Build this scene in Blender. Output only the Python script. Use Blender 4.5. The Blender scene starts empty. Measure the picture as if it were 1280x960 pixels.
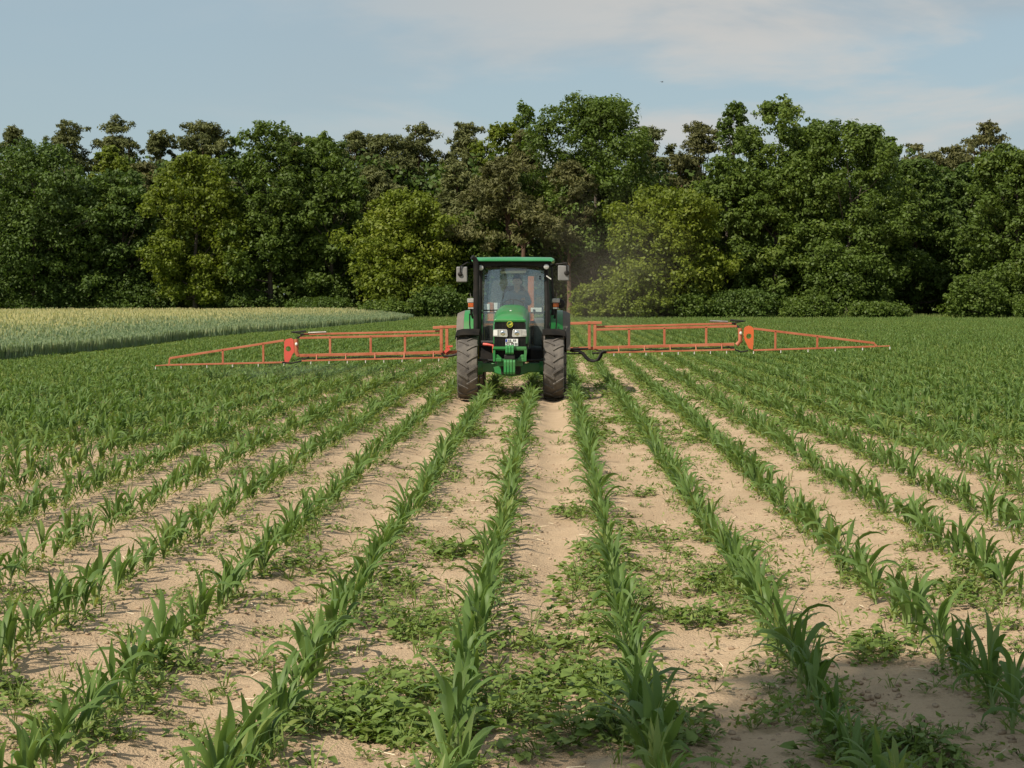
import bpy, math, random
import numpy as np
from mathutils import Vector, Matrix

rng = np.random.default_rng(11)
random.seed(11)
S = bpy.context.scene
COL = S.collection
R = math.radians

# ------------------------------------------------------------------ camera, sky, sun, exposure
cam = bpy.data.objects.new('camera', bpy.data.cameras.new('camera'))
COL.objects.link(cam)
cam.location = (0, 0, 1.75)
cam.rotation_euler = (R(90 - 2.73), 0, R(1.33))
cam.data.sensor_width = 36
cam.data.lens = 61.9
cam.data.clip_start = 0.1
cam.data.clip_end = 6000
S.camera = cam

SUN_EL, SHADE = R(47), R(47)          # elevation; shadows run right and away, SHADE from +X towards +Y
sun_dir = Vector((-math.cos(SHADE) * math.cos(SUN_EL), -math.sin(SHADE) * math.cos(SUN_EL), math.sin(SUN_EL)))
sl = bpy.data.lights.new('sun', 'SUN')
sl.energy = 4.4
sl.angle = R(0.55)
sl.color = (1.0, 0.9, 0.76)
so = bpy.data.objects.new('sun', sl)
COL.objects.link(so)
so.rotation_euler = sun_dir.to_track_quat('Z', 'Y').to_euler()
so.location = (-20, -15, 40)

W = bpy.data.worlds.new('World')
S.world = W
W.use_nodes = True
nt = W.node_tree
N, L = nt.nodes, nt.links
bg = N['Background']
bg.inputs['Strength'].default_value = 0.082
sky = N.new('ShaderNodeTexSky')
sky.sky_type = 'NISHITA'
sky.sun_disc = False
sky.sun_elevation = SUN_EL
sky.sun_rotation = math.atan2(sun_dir.x, sun_dir.y)
sky.air_density = 1.0
sky.dust_density = 1.2
sky.ozone_density = 1.2
tc = N.new('ShaderNodeTexCoord')
def cloud(scale, loc, detail, lo, hi, rough=0.5):
    mp = N.new('ShaderNodeMapping')
    mp.inputs['Scale'].default_value = scale
    mp.inputs['Location'].default_value = loc
    L.new(tc.outputs['Generated'], mp.inputs['Vector'])
    n = N.new('ShaderNodeTexNoise')
    n.inputs['Scale'].default_value = 1.0
    n.inputs['Detail'].default_value = detail
    n.inputs['Roughness'].default_value = rough
    n.inputs['Distortion'].default_value = 0.25
    L.new(mp.outputs['Vector'], n.inputs['Vector'])
    r = N.new('ShaderNodeMapRange')
    r.interpolation_type = 'SMOOTHSTEP'
    r.inputs['From Min'].default_value = lo
    r.inputs['From Max'].default_value = hi
    L.new(n.outputs['Fac'], r.inputs['Value'])
    return r.outputs['Result']
def wmix(fac, a, col, amount):
    m = N.new('ShaderNodeMix')
    m.data_type = 'RGBA'
    mu = N.new('ShaderNodeMath')
    mu.operation = 'MULTIPLY'
    mu.inputs[1].default_value = amount
    L.new(fac, mu.inputs[0])
    L.new(mu.outputs[0], m.inputs['Factor'])
    L.new(a, m.inputs['A'])
    m.inputs['B'].default_value = (*col, 1)
    return m.outputs['Result']
one = N.new('ShaderNodeValue')
one.outputs[0].default_value = 1.0
c0 = wmix(one.outputs[0], sky.outputs['Color'], (3.9, 5.0, 5.4), 0.62)
def times(a, b):
    m = N.new('ShaderNodeMath')
    m.operation = 'MULTIPLY'
    L.new(a, m.inputs[0])
    L.new(b, m.inputs[1])
    return m.outputs[0]
sx_ = N.new('ShaderNodeSeparateXYZ')
L.new(tc.outputs['Generated'], sx_.inputs[0])
side = N.new('ShaderNodeMapRange')
side.interpolation_type = 'SMOOTHSTEP'
side.inputs['From Min'].default_value = -0.24
side.inputs['From Max'].default_value = 0.1
side.inputs['To Min'].default_value = 0.06
L.new(sx_.outputs['X'], side.inputs['Value'])
c1 = wmix(times(cloud((2.6, 2.6, 13.0), (6.8, 4.6, 0.4), 3, 0.40, 0.62), side.outputs['Result']), c0, (3.7, 4.3, 4.7), 0.85)
c2 = wmix(times(cloud((5.0, 5.0, 20.0), (0.6, 3.7, 1.0), 6, 0.44, 0.64, .55), side.outputs['Result']), c1, (5.9, 5.7, 5.4), 0.78)
L.new(c2, bg.inputs['Color'])

S.view_settings.view_transform = 'Standard'
S.view_settings.look = 'None'
S.view_settings.exposure = 0.35
S.view_settings.gamma = 1
S.view_settings.use_curve_mapping = False
try:
    S.cycles.max_bounces = 6
    S.cycles.transparent_max_bounces = 16
    S.cycles.volume_bounces = 0
    S.cycles.volume_step_rate = 3
    S.cycles.use_denoising = True
    S.cycles.sample_clamp_indirect = 4
except Exception:
    pass

# ------------------------------------------------------------------ materials
def mat(name, c1, c2=None, scale=8.0, rough=0.6, metal=0.0, bump=0.0, bscale=30.0, spec=0.5, lo=0.35, hi=0.65, coat=0.0, c3=None, scale3=3.0, lo3=.55, hi3=.75):
    m = bpy.data.materials.new(name)
    m.use_nodes = True
    n, l = m.node_tree.nodes, m.node_tree.links
    b = n['Principled BSDF']
    b.inputs['Roughness'].default_value = rough
    b.inputs['Metallic'].default_value = metal
    b.inputs['Specular IOR Level'].default_value = spec
    b.inputs['Coat Weight'].default_value = coat
    b.inputs['Base Color'].default_value = (*c1, 1)
    t = n.new('ShaderNodeTexCoord')
    def noise(sc, d=5):
        x = n.new('ShaderNodeTexNoise')
        x.inputs['Scale'].default_value = sc
        x.inputs['Detail'].default_value = d
        l.new(t.outputs['Object'], x.inputs['Vector'])
        return x.outputs['Fac']
    def rng_(v, a, z):
        r = n.new('ShaderNodeMapRange')
        r.inputs['From Min'].default_value = a
        r.inputs['From Max'].default_value = z
        l.new(v, r.inputs['Value'])
        return r.outputs['Result']
    def mx(f, a, bcol):
        q = n.new('ShaderNodeMix')
        q.data_type = 'RGBA'
        l.new(f, q.inputs['Factor'])
        if isinstance(a, tuple):
            q.inputs['A'].default_value = (*a, 1)
        else:
            l.new(a, q.inputs['A'])
        q.inputs['B'].default_value = (*bcol, 1)
        return q.outputs['Result']
    if c2:
        o = mx(rng_(noise(scale), lo, hi), c1, c2)
        if c3:
            o = mx(rng_(noise(scale3), lo3, hi3), o, c3)
        l.new(o, b.inputs['Base Color'])
    if bump:
        bp = n.new('ShaderNodeBump')
        bp.inputs['Strength'].default_value = bump
        bp.inputs['Distance'].default_value = 0.02
        l.new(noise(bscale), bp.inputs['Height'])
        l.new(bp.outputs['Normal'], b.inputs['Normal'])
    return m

def leafmat(name, dark, light, yellow, trans=0.25, rough=0.5, spec=0.3, tw=1.3):
    """foliage: 'tone' is a per-leaf value, 0 dark .. 1 light .. 1.5 yellowish"""
    m = bpy.data.materials.new(name)
    m.use_nodes = True
    n, l = m.node_tree.nodes, m.node_tree.links
    b = n['Principled BSDF']
    b.inputs['Roughness'].default_value = rough
    b.inputs['Specular IOR Level'].default_value = spec
    a = n.new('ShaderNodeAttribute')
    a.attribute_name = 'tone'
    cr = n.new('ShaderNodeValToRGB')
    e = cr.color_ramp.elements
    e[0].position, e[0].color = 0.0, (*dark, 1)
    e[1].position, e[1].color = 1.0, (*yellow, 1)
    k = e.new(0.6)
    k.color = (*light, 1)
    oi = n.new('ShaderNodeObjectInfo')
    ad = n.new('ShaderNodeMath')
    ad.operation = 'MULTIPLY_ADD'
    ad.inputs[1].default_value = 0.16
    l.new(oi.outputs['Random'], ad.inputs[0])
    l.new(a.outputs['Fac'], ad.inputs[2])
    l.new(ad.outputs[0], cr.inputs['Fac'])
    l.new(cr.outputs['Color'], b.inputs['Base Color'])
    tr = n.new('ShaderNodeBsdfTranslucent')
    g = n.new('ShaderNodeMix')
    g.data_type = 'RGBA'
    g.blend_type = 'MULTIPLY'
    g.inputs['Factor'].default_value = 1
    l.new(cr.outputs['Color'], g.inputs['A'])
    g.inputs['B'].default_value = (tw * 1.15, tw * 1.2, tw * 0.6, 1)
    l.new(g.outputs['Result'], tr.inputs['Color'])
    ms = n.new('ShaderNodeMixShader')
    ms.inputs['Fac'].default_value = trans
    l.new(b.outputs['BSDF'], ms.inputs[1])
    l.new(tr.outputs['BSDF'], ms.inputs[2])
    l.new(ms.outputs[0], n['Material Output'].inputs['Surface'])
    return m

def glassmat(name, tint, refl, rough=0.02):
    m = bpy.data.materials.new(name)
    m.use_nodes = True
    n, l = m.node_tree.nodes, m.node_tree.links
    n.remove(n['Principled BSDF'])
    t = n.new('ShaderNodeBsdfTransparent')
    t.inputs['Color'].default_value = (*tint, 1)
    g = n.new('ShaderNodeBsdfGlossy')
    g.inputs['Roughness'].default_value = rough
    g.inputs['Color'].default_value = (.9, .95, 1, 1)
    d = n.new('ShaderNodeBsdfDiffuse')          # dust film on the pane, strengthened to imitate reflected sky haze
    d.inputs['Color'].default_value = (.42, .42, .38, 1)
    m1 = n.new('ShaderNodeMixShader')
    m1.inputs['Fac'].default_value = refl
    m2 = n.new('ShaderNodeMixShader')
    m2.inputs['Fac'].default_value = 0.045
    l.new(t.outputs[0], m1.inputs[1])
    l.new(g.outputs[0], m1.inputs[2])
    l.new(m1.outputs[0], m2.inputs[1])
    l.new(d.outputs[0], m2.inputs[2])
    l.new(m2.outputs[0], n['Material Output'].inputs['Surface'])
    return m

def volmat(name, col, dens):
    m = bpy.data.materials.new(name)
    m.use_nodes = True
    n, l = m.node_tree.nodes, m.node_tree.links
    n.remove(n['Principled BSDF'])
    v = n.new('ShaderNodeVolumePrincipled')
    v.inputs['Color'].default_value = (*col, 1)
    v.inputs['Anisotropy'].default_value = 0.2
    t = n.new('ShaderNodeTexCoord')
    ln = n.new('ShaderNodeVectorMath')
    ln.operation = 'LENGTH'
    l.new(t.outputs['Object'], ln.inputs[0])
    r = n.new('ShaderNodeMapRange')
    r.interpolation_type = 'SMOOTHSTEP'
    r.inputs['From Min'].default_value = 1
    r.inputs['From Max'].default_value = .15
    r.inputs['To Max'].default_value = dens
    l.new(ln.outputs['Value'], r.inputs['Value'])
    nz = n.new('ShaderNodeTexNoise')
    nz.inputs['Scale'].default_value = 2.2
    l.new(t.outputs['Object'], nz.inputs['Vector'])
    nr = n.new('ShaderNodeMapRange')
    nr.inputs['From Min'].default_value = .35
    nr.inputs['From Max'].default_value = .65
    l.new(nz.outputs['Fac'], nr.inputs['Value'])
    mu = n.new('ShaderNodeMath')
    mu.operation = 'MULTIPLY'
    l.new(r.outputs['Result'], mu.inputs[0])
    l.new(nr.outputs['Result'], mu.inputs[1])
    l.new(mu.outputs[0], v.inputs['Density'])
    l.new(v.outputs[0], n['Material Output'].inputs['Volume'])
    return m

M_green = mat('green_paint', (.018, .18, .036), (.028, .215, .052), 3, .42, coat=.2, c3=(.13, .18, .085), scale3=2.2, lo3=.45, hi3=.95)
M_roofgreen = mat('faded_green_paint', (.02, .2, .06), (.05, .24, .1), 3, .4, coat=.2)
M_black = mat('black_plastic', (.009, .009, .009), (.024, .021, .018), 6, .6, bump=.1, spec=.25)
M_dark = mat('oily_dark_metal', (.01, .01, .01), (.03, .026, .022), 9, .6, metal=.2)
M_tyre = mat('dusty_rubber', (.085, .076, .067), (.15, .133, .113), 5, .9, bump=.3, c3=(.045, .04, .037), scale3=9, lo3=.5, hi3=.75)
M_mud = mat('matt_black_fender', (.008, .0075, .007), (.02, .017, .013), 5, .85, spec=.12)
M_fext = mat('dusty_fender_rubber', (.12, .104, .088), (.155, .132, .108), 4, .85)
M_yellow = mat('yellow_rim_paint', (.6, .42, .03), (.45, .33, .08), 6, .5)
M_lens = mat('clear_lamp_lens', (.5, .5, .47), (.38, .38, .36), 30, .15, metal=.2)
M_reflector = mat('chrome_reflector', (.85, .85, .83), None, 1, .12, metal=1)
M_amber = mat('amber_lens', (.5, .11, .02), (.4, .08, .015), 20, .2)
M_white = mat('white_plastic', (.72, .71, .66), (.6, .59, .54), 10, .5)
M_cream = mat('cream_fabric', (.85, .8, .66), (.78, .73, .6), 10, .8)
M_grey = mat('grey_plastic', (.26, .26, .25), (.34, .33, .31), 6, .55)
M_mirrorback = mat('mirror_housing_grey', (.17, .17, .165), (.23, .225, .215), 5, .5)
M_int = mat('cab_interior_grey', (.1, .105, .11), (.15, .15, .155), 6, .75)
M_seat = mat('dark_seat_fabric', (.03, .035, .04), (.05, .055, .06), 30, .9)
M_red = mat('faded_red_paint', (.37, .098, .042), (.45, .155, .078), 2.2, .55, c3=(.25, .06, .03), scale3=5, lo3=.55, hi3=.8, bump=.05)
M_redplate = mat('bright_red_paint', (.62, .075, .05), (.55, .09, .06), 3, .5)
M_orangeplate = mat('orange_paint', (.62, .13, .03), (.55, .12, .035), 3, .5)
M_steel = mat('worn_steel', (.35, .33, .3), (.22, .19, .16), 8, .4, metal=.8)
M_tank = mat('tank_polyethylene', (.5, .14, .06), (.42, .12, .06), 4, .5)
M_glass = glassmat('windscreen_glass', (.94, .98, .97), .085)
M_sideglass = glassmat('side_glass', (.75, .86, .8), .1)
M_skin = mat('skin', (.58, .34, .24), (.62, .38, .27), 12, .55)
M_hair = mat('dark_hair', (.035, .025, .02), (.06, .045, .035), 40, .7)
M_shirt = mat('blue_grey_shirt', (.17, .22, .28), (.22, .27, .33), 20, .85)
M_trouser = mat('dark_trousers', (.03, .035, .05), (.045, .05, .06), 20, .9)
M_platewhite = mat('number_plate_white', (.75, .75, .72), None, 1, .35)
M_plateblue = mat('number_plate_blue', (.02, .06, .35), None, 1, .35)
M_ink = mat('number_plate_ink', (.01, .01, .012), None, 1, .5)
M_badge = mat('badge_yellow', (.7, .6, .05), None, 1, .4)
M_badgegreen = mat('badge_green', (.02, .09, .025), None, 1, .4)
M_bird = mat('dark_feathers', (.02, .02, .024), (.035, .035, .04), 20, .8)
M_bark = mat('grey_brown_bark', (.06, .048, .038), (.11, .09, .07), 3, .95, bump=.5, bscale=6)
M_pinebark = mat('orange_pine_bark', (.15, .085, .052), (.10, .065, .045), 1.2, .95, bump=.5, bscale=6)
M_stalk = mat('pale_green_stalk', (.16, .24, .07), (.22, .28, .1), 8, .55)
M_straw = mat('bleached_straw', (.7, .62, .45), (.6, .5, .34), 20, .8)
M_clod = mat('soil_clod', (.28, .2, .13), (.4, .3, .2), 20, .95, bump=.4)

M_maize = leafmat('maize_leaf', (.066, .125, .03), (.125, .20, .05), (.24, .265, .072), trans=.32, rough=.5, spec=.28)
M_weed = leafmat('weed_leaf', (.095, .155, .03), (.155, .225, .05), (.23, .26, .08), trans=.25, rough=.6)
M_wheat = leafmat('wheat_blades', (.14, .22, .14), (.24, .30, .175), (.50, .455, .23), trans=.38, rough=.7)
M_grass = leafmat('grass_blades', (.06, .12, .025), (.11, .18, .04), (.2, .22, .07), trans=.25, rough=.6)
M_oak = leafmat('oak_leaves', (.046, .076, .013), (.10, .152, .025), (.15, .195, .034), trans=.33, rough=.55)
M_light = leafmat('light_broadleaf_leaves', (.066, .095, .01), (.145, .188, .018), (.2, .225, .032), trans=.34, rough=.55)
M_deep = leafmat('deep_green_leaves', (.042, .072, .016), (.086, .138, .026), (.125, .17, .034), trans=.32, rough=.55)
M_needle = leafmat('pine_needles', (.056, .068, .018), (.118, .132, .042), (.165, .17, .06), trans=.18, rough=.65)
M_brown = leafmat('brownish_needles', (.06, .064, .02), (.125, .128, .044), (.175, .165, .06), trans=.2, rough=.65)

# ------------------------------------------------------------------ helpers
def tag(o, label=None, cat=None, group=None, kind=None):
    if label: o['label'] = label
    if cat: o['category'] = cat
    if group: o['group'] = group
    if kind: o['kind'] = kind
    return o

def empty(name, loc=(0, 0, 0), parent=None, rz=0):
    o = bpy.data.objects.new(name, None)
    o.empty_display_size = .2
    COL.objects.link(o)
    o.location = loc
    o.rotation_euler.z = rz
    if parent: o.parent = parent
    return o

class MB:
    def __init__(s):
        s.v, s.f = [], []
    def add(s, vs, fs):
        b = len(s.v)
        s.v += [tuple(v) for v in vs]
        s.f += [tuple(b + i for i in f) for f in fs]
        return s
    def box(s, x0, x1, y0, y1, z0, z1, M=None):
        vs = [Vector((x, y, z)) for x in (x0, x1) for y in (y0, y1) for z in (z0, z1)]
        if M is not None: vs = [M @ v for v in vs]
        return s.add(vs, [(0, 1, 3, 2), (4, 6, 7, 5), (0, 4, 5, 1), (2, 3, 7, 6), (0, 2, 6, 4), (1, 5, 7, 3)])
    def bar(s, p0, p1, w, h, up=(0, 0, 1)):
        p0, p1 = Vector(p0), Vector(p1)
        d = (p1 - p0).normalized()
        u = Vector(up)
        if abs(d.dot(u)) > .95: u = Vector((0, 1, 0))
        a = d.cross(u).normalized()
        u = a.cross(d)
        vs = [p + a * (i * w / 2) + u * (j * h / 2) for p in (p0, p1) for i, j in ((-1, -1), (1, -1), (1, 1), (-1, 1))]
        return s.add(vs, [(3, 2, 1, 0), (4, 5, 6, 7), (0, 1, 5, 4), (1, 2, 6, 5), (2, 3, 7, 6), (3, 0, 4, 7)])
    def tube(s, pts, r, n=8, caps=True):
        pts = [Vector(p) for p in pts]
        rs = r if isinstance(r, (list, tuple)) else [r] * len(pts)
        vs, fs = [], []
        ref = None
        for i, p in enumerate(pts):
            d = (pts[min(i + 1, len(pts) - 1)] - pts[max(i - 1, 0)]).normalized()
            if ref is None:
                ref = Vector((0, 0, 1)) if abs(d.z) < .9 else Vector((1, 0, 0))
            a = (ref - d * ref.dot(d)).normalized()
            ref = a
            b = d.cross(a)
            for k in range(n):
                t = 2 * math.pi * k / n
                vs.append(p + (a * math.cos(t) + b * math.sin(t)) * rs[i])
        for i in range(len(pts) - 1):
            for k in range(n):
                k2 = (k + 1) % n
                fs.append((i * n + k, i * n + k2, (i + 1) * n + k2, (i + 1) * n + k))
        if caps:
            fs.append(tuple(range(n - 1, -1, -1)))
            fs.append(tuple(range((len(pts) - 1) * n, len(pts) * n)))
        return s.add(vs, fs)
    def lathe(s, prof, c, axis='x', n=32, caps=False):
        c = Vector(c)
        vs, fs = [], []
        for r, a in prof:
            for k in range(n):
                t = 2 * math.pi * k / n
                u, w = r * math.cos(t), r * math.sin(t)
                o = (a, u, w) if axis == 'x' else ((u, a, w) if axis == 'y' else (u, w, a))
                vs.append(c + Vector(o))
        for i in range(len(prof) - 1):
            for k in range(n):
                k2 = (k + 1) % n
                fs.append((i * n + k, (i + 1) * n + k, (i + 1) * n + k2, i * n + k2))
        if caps:
            fs.append(tuple(range(n)))
            fs.append(tuple(range((len(prof) - 1) * n, len(prof) * n))[::-1])
        return s.add(vs, fs)
    def prism(s, pts, a0, a1, axis='y'):
        n = len(pts)
        def P(p, a):
            return {'y': (p[0], a, p[1]), 'x': (a, p[0], p[1]), 'z': (p[0], p[1], a)}[axis]
        vs = [P(p, a0) for p in pts] + [P(p, a1) for p in pts]
        return s.add(vs, [tuple(range(n)), tuple(range(2 * n - 1, n - 1, -1))] + [(i, i + n, (i + 1) % n + n, (i + 1) % n) for i in range(n)])
    def loft(s, rings):
        n = len(rings[0])
        vs = [p for r in rings for p in r]
        fs = [(i * n + k, i * n + (k + 1) % n, (i + 1) * n + (k + 1) % n, (i + 1) * n + k) for i in range(len(rings) - 1) for k in range(n)]
        fs += [tuple(range(n - 1, -1, -1)), tuple(range((len(rings) - 1) * n, len(rings) * n))]
        return s.add(vs, fs)
    def ball(s, c, rx, ry=None, rz=None, n=12, m=8):
        ry, rz = ry or rx, rz or rx
        c = Vector(c)
        vs = [c + Vector((rx * math.sin(math.pi * i / m) * math.cos(2 * math.pi * k / n), ry * math.sin(math.pi * i / m) * math.sin(2 * math.pi * k / n), rz * math.cos(math.pi * i / m))) for i in range(m + 1) for k in range(n)]
        return s.add(vs, [(i * n + k, (i + 1) * n + k, (i + 1) * n + (k + 1) % n, i * n + (k + 1) % n) for i in range(m) for k in range(n)])
    def build(s, name, m, parent=None, bevel=0, smooth=False, seg=2):
        me = bpy.data.meshes.new(name)
        me.from_pydata(s.v, [], s.f)
        me.materials.append(m)
        import bmesh
        bm = bmesh.new()
        bm.from_mesh(me)
        bmesh.ops.remove_doubles(bm, verts=bm.verts, dist=1e-5)
        bmesh.ops.recalc_face_normals(bm, faces=bm.faces)
        bm.to_mesh(me)
        bm.free()
        if smooth:
            me.polygons.foreach_set('use_smooth', [True] * len(me.polygons))
            try: me.set_sharp_from_angle(angle=R(40))
            except Exception: pass
        o = bpy.data.objects.new(name, me)
        COL.objects.link(o)
        if parent: o.parent = parent
        if bevel:
            b = o.modifiers.new('bevel', 'BEVEL')
            b.width = bevel
            b.segments = seg
            b.limit_method = 'ANGLE'
            b.angle_limit = R(35)
        return o

def qmesh(name, V, Q, T, m, smooth=False):
    """numpy quads -> mesh with a per-face 'tone'"""
    me = bpy.data.meshes.new(name)
    nv, nq = len(V), len(Q)
    me.vertices.add(nv)
    me.vertices.foreach_set('co', np.ascontiguousarray(V, dtype=np.float32).ravel())
    me.loops.add(nq * 4)
    me.loops.foreach_set('vertex_index', np.ascontiguousarray(Q, dtype=np.int32).ravel())
    me.polygons.add(nq)
    me.polygons.foreach_set('loop_start', np.arange(0, nq * 4, 4, dtype=np.int32))
    if smooth:
        me.polygons.foreach_set('use_smooth', np.ones(nq, dtype=bool))
    me.update(calc_edges=True)
    if T is not None:
        a = me.attributes.new('tone', 'FLOAT', 'FACE')
        a.data.foreach_set('value', np.ascontiguousarray(T, dtype=np.float32))
    me.materials.append(m)
    return me

def qobj(name, V, Q, T, m, parent=None, smooth=False):
    o = bpy.data.objects.new(name, qmesh(name, V, Q, T, m, smooth))
    COL.objects.link(o)
    if parent: o.parent = parent
    return o

def merge(variants, which, P, rot, sc, tone, tilt=None):
    """place copies of small quad meshes: returns V, Q, T"""
    Vs, Qs, Ts, off = [], [], [], 0
    for k, (v, q, t) in enumerate(variants):
        i = np.nonzero(which == k)[0]
        if not len(i): continue
        c, s_ = np.cos(rot[i])[:, None], np.sin(rot[i])[:, None]
        x = (v[None, :, 0] * c - v[None, :, 1] * s_) * sc[i][:, None]
        y = (v[None, :, 0] * s_ + v[None, :, 1] * c) * sc[i][:, None]
        z = v[None, :, 2] * sc[i][:, None] + 0 * x
        if tilt is not None:
            x = x + z * tilt[i, 0][:, None]
            y = y + z * tilt[i, 1][:, None]
        vv = np.stack([x + P[i, 0][:, None], y + P[i, 1][:, None], z + P[i, 2][:, None]], -1)
        n = len(v)
        qq = q[None] + (np.arange(len(i)) * n)[:, None, None] + off
        Vs.append(vv.reshape(-1, 3)); Qs.append(qq.reshape(-1, 4))
        Ts.append((t[None] + tone[i][:, None]).ravel())
        off += n * len(i)
    return np.concatenate(Vs), np.concatenate(Qs), np.concatenate(Ts)

def vnoise(x, y, seed=0):
    xi, yi = np.floor(x).astype(np.int64), np.floor(y).astype(np.int64)
    fx, fy = x - xi, y - yi
    fx, fy = fx * fx * (3 - 2 * fx), fy * fy * (3 - 2 * fy)
    def h(a, b):
        n = (a * 374761393 + b * 668265263 + seed * 974711) & 0x7fffffff
        n = ((n ^ (n >> 13)) * 1274126177) & 0x7fffffff
        return ((n ^ (n >> 16)) & 0xffff) / 65535.0
    return (h(xi, yi) * (1 - fx) + h(xi + 1, yi) * fx) * (1 - fy) + (h(xi, yi + 1) * (1 - fx) + h(xi + 1, yi + 1) * fx) * fy

ROW0, PITCH = 0.385, 0.75             # maize rows at ROW0 + k * PITCH
def wheat_edge(y):
    """x of the edge between maize (right) and wheat (left)"""
    y = np.asarray(y, dtype=float)
    return -15.6 + 2.9 * np.clip((y - 75) / 62, 0, 1) ** 1.6 + .25 * np.sin(y * .13)

def hz(x, y):
    x, y = np.asarray(x, dtype=float), np.asarray(y, dtype=float)
    a = .012 * np.cos(2 * np.pi * (x - ROW0) / PITCH)
    a = a + .03 * (vnoise(x * .9 + 40, y * .5 + 9, 1) - .5) + .022 * (vnoise(x * 2.7, y * 1.9, 2) - .5)
    for tx in (0.02, -1.49):          # wheel tracks of earlier passes
        a = a - .022 * np.exp(-((x - tx) / .15) ** 2) + .012 * np.exp(-((np.abs(x - tx) - .2) / .05) ** 2)
    near = np.clip(1 - (y - 60) / 60, 0, 1)
    return a * near

# ------------------------------------------------------------------ the ground: one sheet to the horizon
def axis_pts(segs):
    out = [segs[0][0]]
    for a, b, st in segs:
        n = max(1, int(round((b - a) / st)))
        out += list(a + (b - a) * np.arange(1, n + 1) / n)
    return np.array(out)
gx = axis_pts([(-3000, -400, 400), (-400, -60, 20), (-60, -14, 1.5), (-14, -5, .15), (-5, 5, .045), (5, 14, .15), (14, 60, 1.5), (60, 400, 20), (400, 3000, 400)])
gy = axis_pts([(-600, -20, 40), (-20, 4, .8), (4, 14, .045), (14, 24, .12), (24, 44, .4), (44, 180, 3), (180, 600, 40), (600, 4000, 300)])
X, Y = np.meshgrid(gx, gy)
Z = hz(X, Y)
fine = np.clip(1 - (Y - 12) / 14, 0, 1) * np.clip(1 - (np.abs(X) - 5) / 5, 0, 1)
Z = Z + fine * (.012 * (vnoise(X * 9, Y * 9, 3) - .5) + .012 * np.clip(vnoise(X * 17, Y * 15, 4) - .62, 0, 1) * 2)
nx, ny = len(gx), len(gy)
idx = np.arange(nx * ny).reshape(ny, nx)
GQ = np.stack([idx[:-1, :-1], idx[:-1, 1:], idx[1:, 1:], idx[1:, :-1]], -1).reshape(-1, 4)

def ground_material():
    m = bpy.data.materials.new('sandy_soil')
    m.use_nodes = True
    n, l = m.node_tree.nodes, m.node_tree.links
    b = n['Principled BSDF']
    b.inputs['Roughness'].default_value = .95
    b.inputs['Specular IOR Level'].default_value = .1
    g = n.new('ShaderNodeNewGeometry')
    def noise(sc, d=5, ro=.55, vec=None):
        x = n.new('ShaderNodeTexNoise')
        x.inputs['Scale'].default_value = sc
        x.inputs['Detail'].default_value = d
        x.inputs['Roughness'].default_value = ro
        l.new(vec or g.outputs['Position'], x.inputs['Vector'])
        return x.outputs['Fac']
    def mr(v, a, z):
        r = n.new('ShaderNodeMapRange')
        r.inputs['From Min'].default_value = a
        r.inputs['From Max'].default_value = z
        l.new(v, r.inputs['Value'])
        return r.outputs['Result']
    def mx(f, a, c):
        q = n.new('ShaderNodeMix')
        q.data_type = 'RGBA'
        l.new(f, q.inputs['Factor'])
        for s_, v in (('A', a), ('B', c)):
            if isinstance(v, tuple): q.inputs[s_].default_value = (*v, 1)
            else: l.new(v, q.inputs[s_])
        return q.outputs['Result']
    c = mx(mr(noise(2.2), .35, .65), (.475, .345, .222), (.56, .418, .275))
    c = mx(mr(noise(.55, 4), .5, .72), c, (.41, .298, .19))
    c = mx(mr(noise(38, 6, .75), .56, .74), c, (.27, .192, .122))
    c = mx(mr(noise(120, 3, .6), .66, .78), c, (.55, .43, .31))
    c = mx(mr(noise(6.5, 6, .7), .6, .78), c, (.36, .26, .17))
    # beyond the maize: grass along the wood and everywhere else
    sep = n.new('ShaderNodeSeparateXYZ')
    l.new(g.outputs['Position'], sep.inputs[0])
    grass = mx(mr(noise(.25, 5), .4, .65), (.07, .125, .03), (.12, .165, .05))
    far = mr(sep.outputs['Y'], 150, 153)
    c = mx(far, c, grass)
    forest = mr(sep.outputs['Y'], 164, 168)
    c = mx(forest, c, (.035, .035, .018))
    l.new(c, b.inputs['Base Color'])
    bp = n.new('ShaderNodeBump')
    bp.inputs['Strength'].default_value = .7
    bp.inputs['Distance'].default_value = .04
    ad = n.new('ShaderNodeMath')
    ad.operation = 'ADD'
    l.new(noise(14, 8, .65), ad.inputs[0])
    l.new(noise(70, 4, .6), ad.inputs[1])
    l.new(ad.outputs[0], bp.inputs['Height'])
    l.new(bp.outputs['Normal'], b.inputs['Normal'])
    return m
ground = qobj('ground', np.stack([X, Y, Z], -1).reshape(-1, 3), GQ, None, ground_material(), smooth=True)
tag(ground, kind='structure')

# ------------------------------------------------------------------ trees
def leaf_quads(C, Nrm, sx, sy, r):
    """one quad per centre, facing Nrm, spun at random; the quad is a pointed rhomb-like leaf spray"""
    n = len(C)
    a = r.normal(size=(n, 3))
    a -= Nrm * (a * Nrm).sum(1, keepdims=True)
    a /= np.linalg.norm(a, axis=1, keepdims=True) + 1e-9
    b = np.cross(Nrm, a)
    sx = np.asarray(sx).reshape(-1, 1) * r.uniform(.7, 1.3, (n, 1))
    sy = np.asarray(sy).reshape(-1, 1) * r.uniform(.7, 1.3, (n, 1))
    k = r.uniform(-.35, .35, (n, 1))
    V = np.stack([C - a * sx, C - b * sy + a * sx * k, C + a * sx, C + b * sy - a * sx * k], 1).reshape(-1, 3)
    return V, np.arange(n * 4).reshape(n, 4)

def unit(v):
    return v / (np.linalg.norm(v, axis=-1, keepdims=True) + 1e-9)

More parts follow.
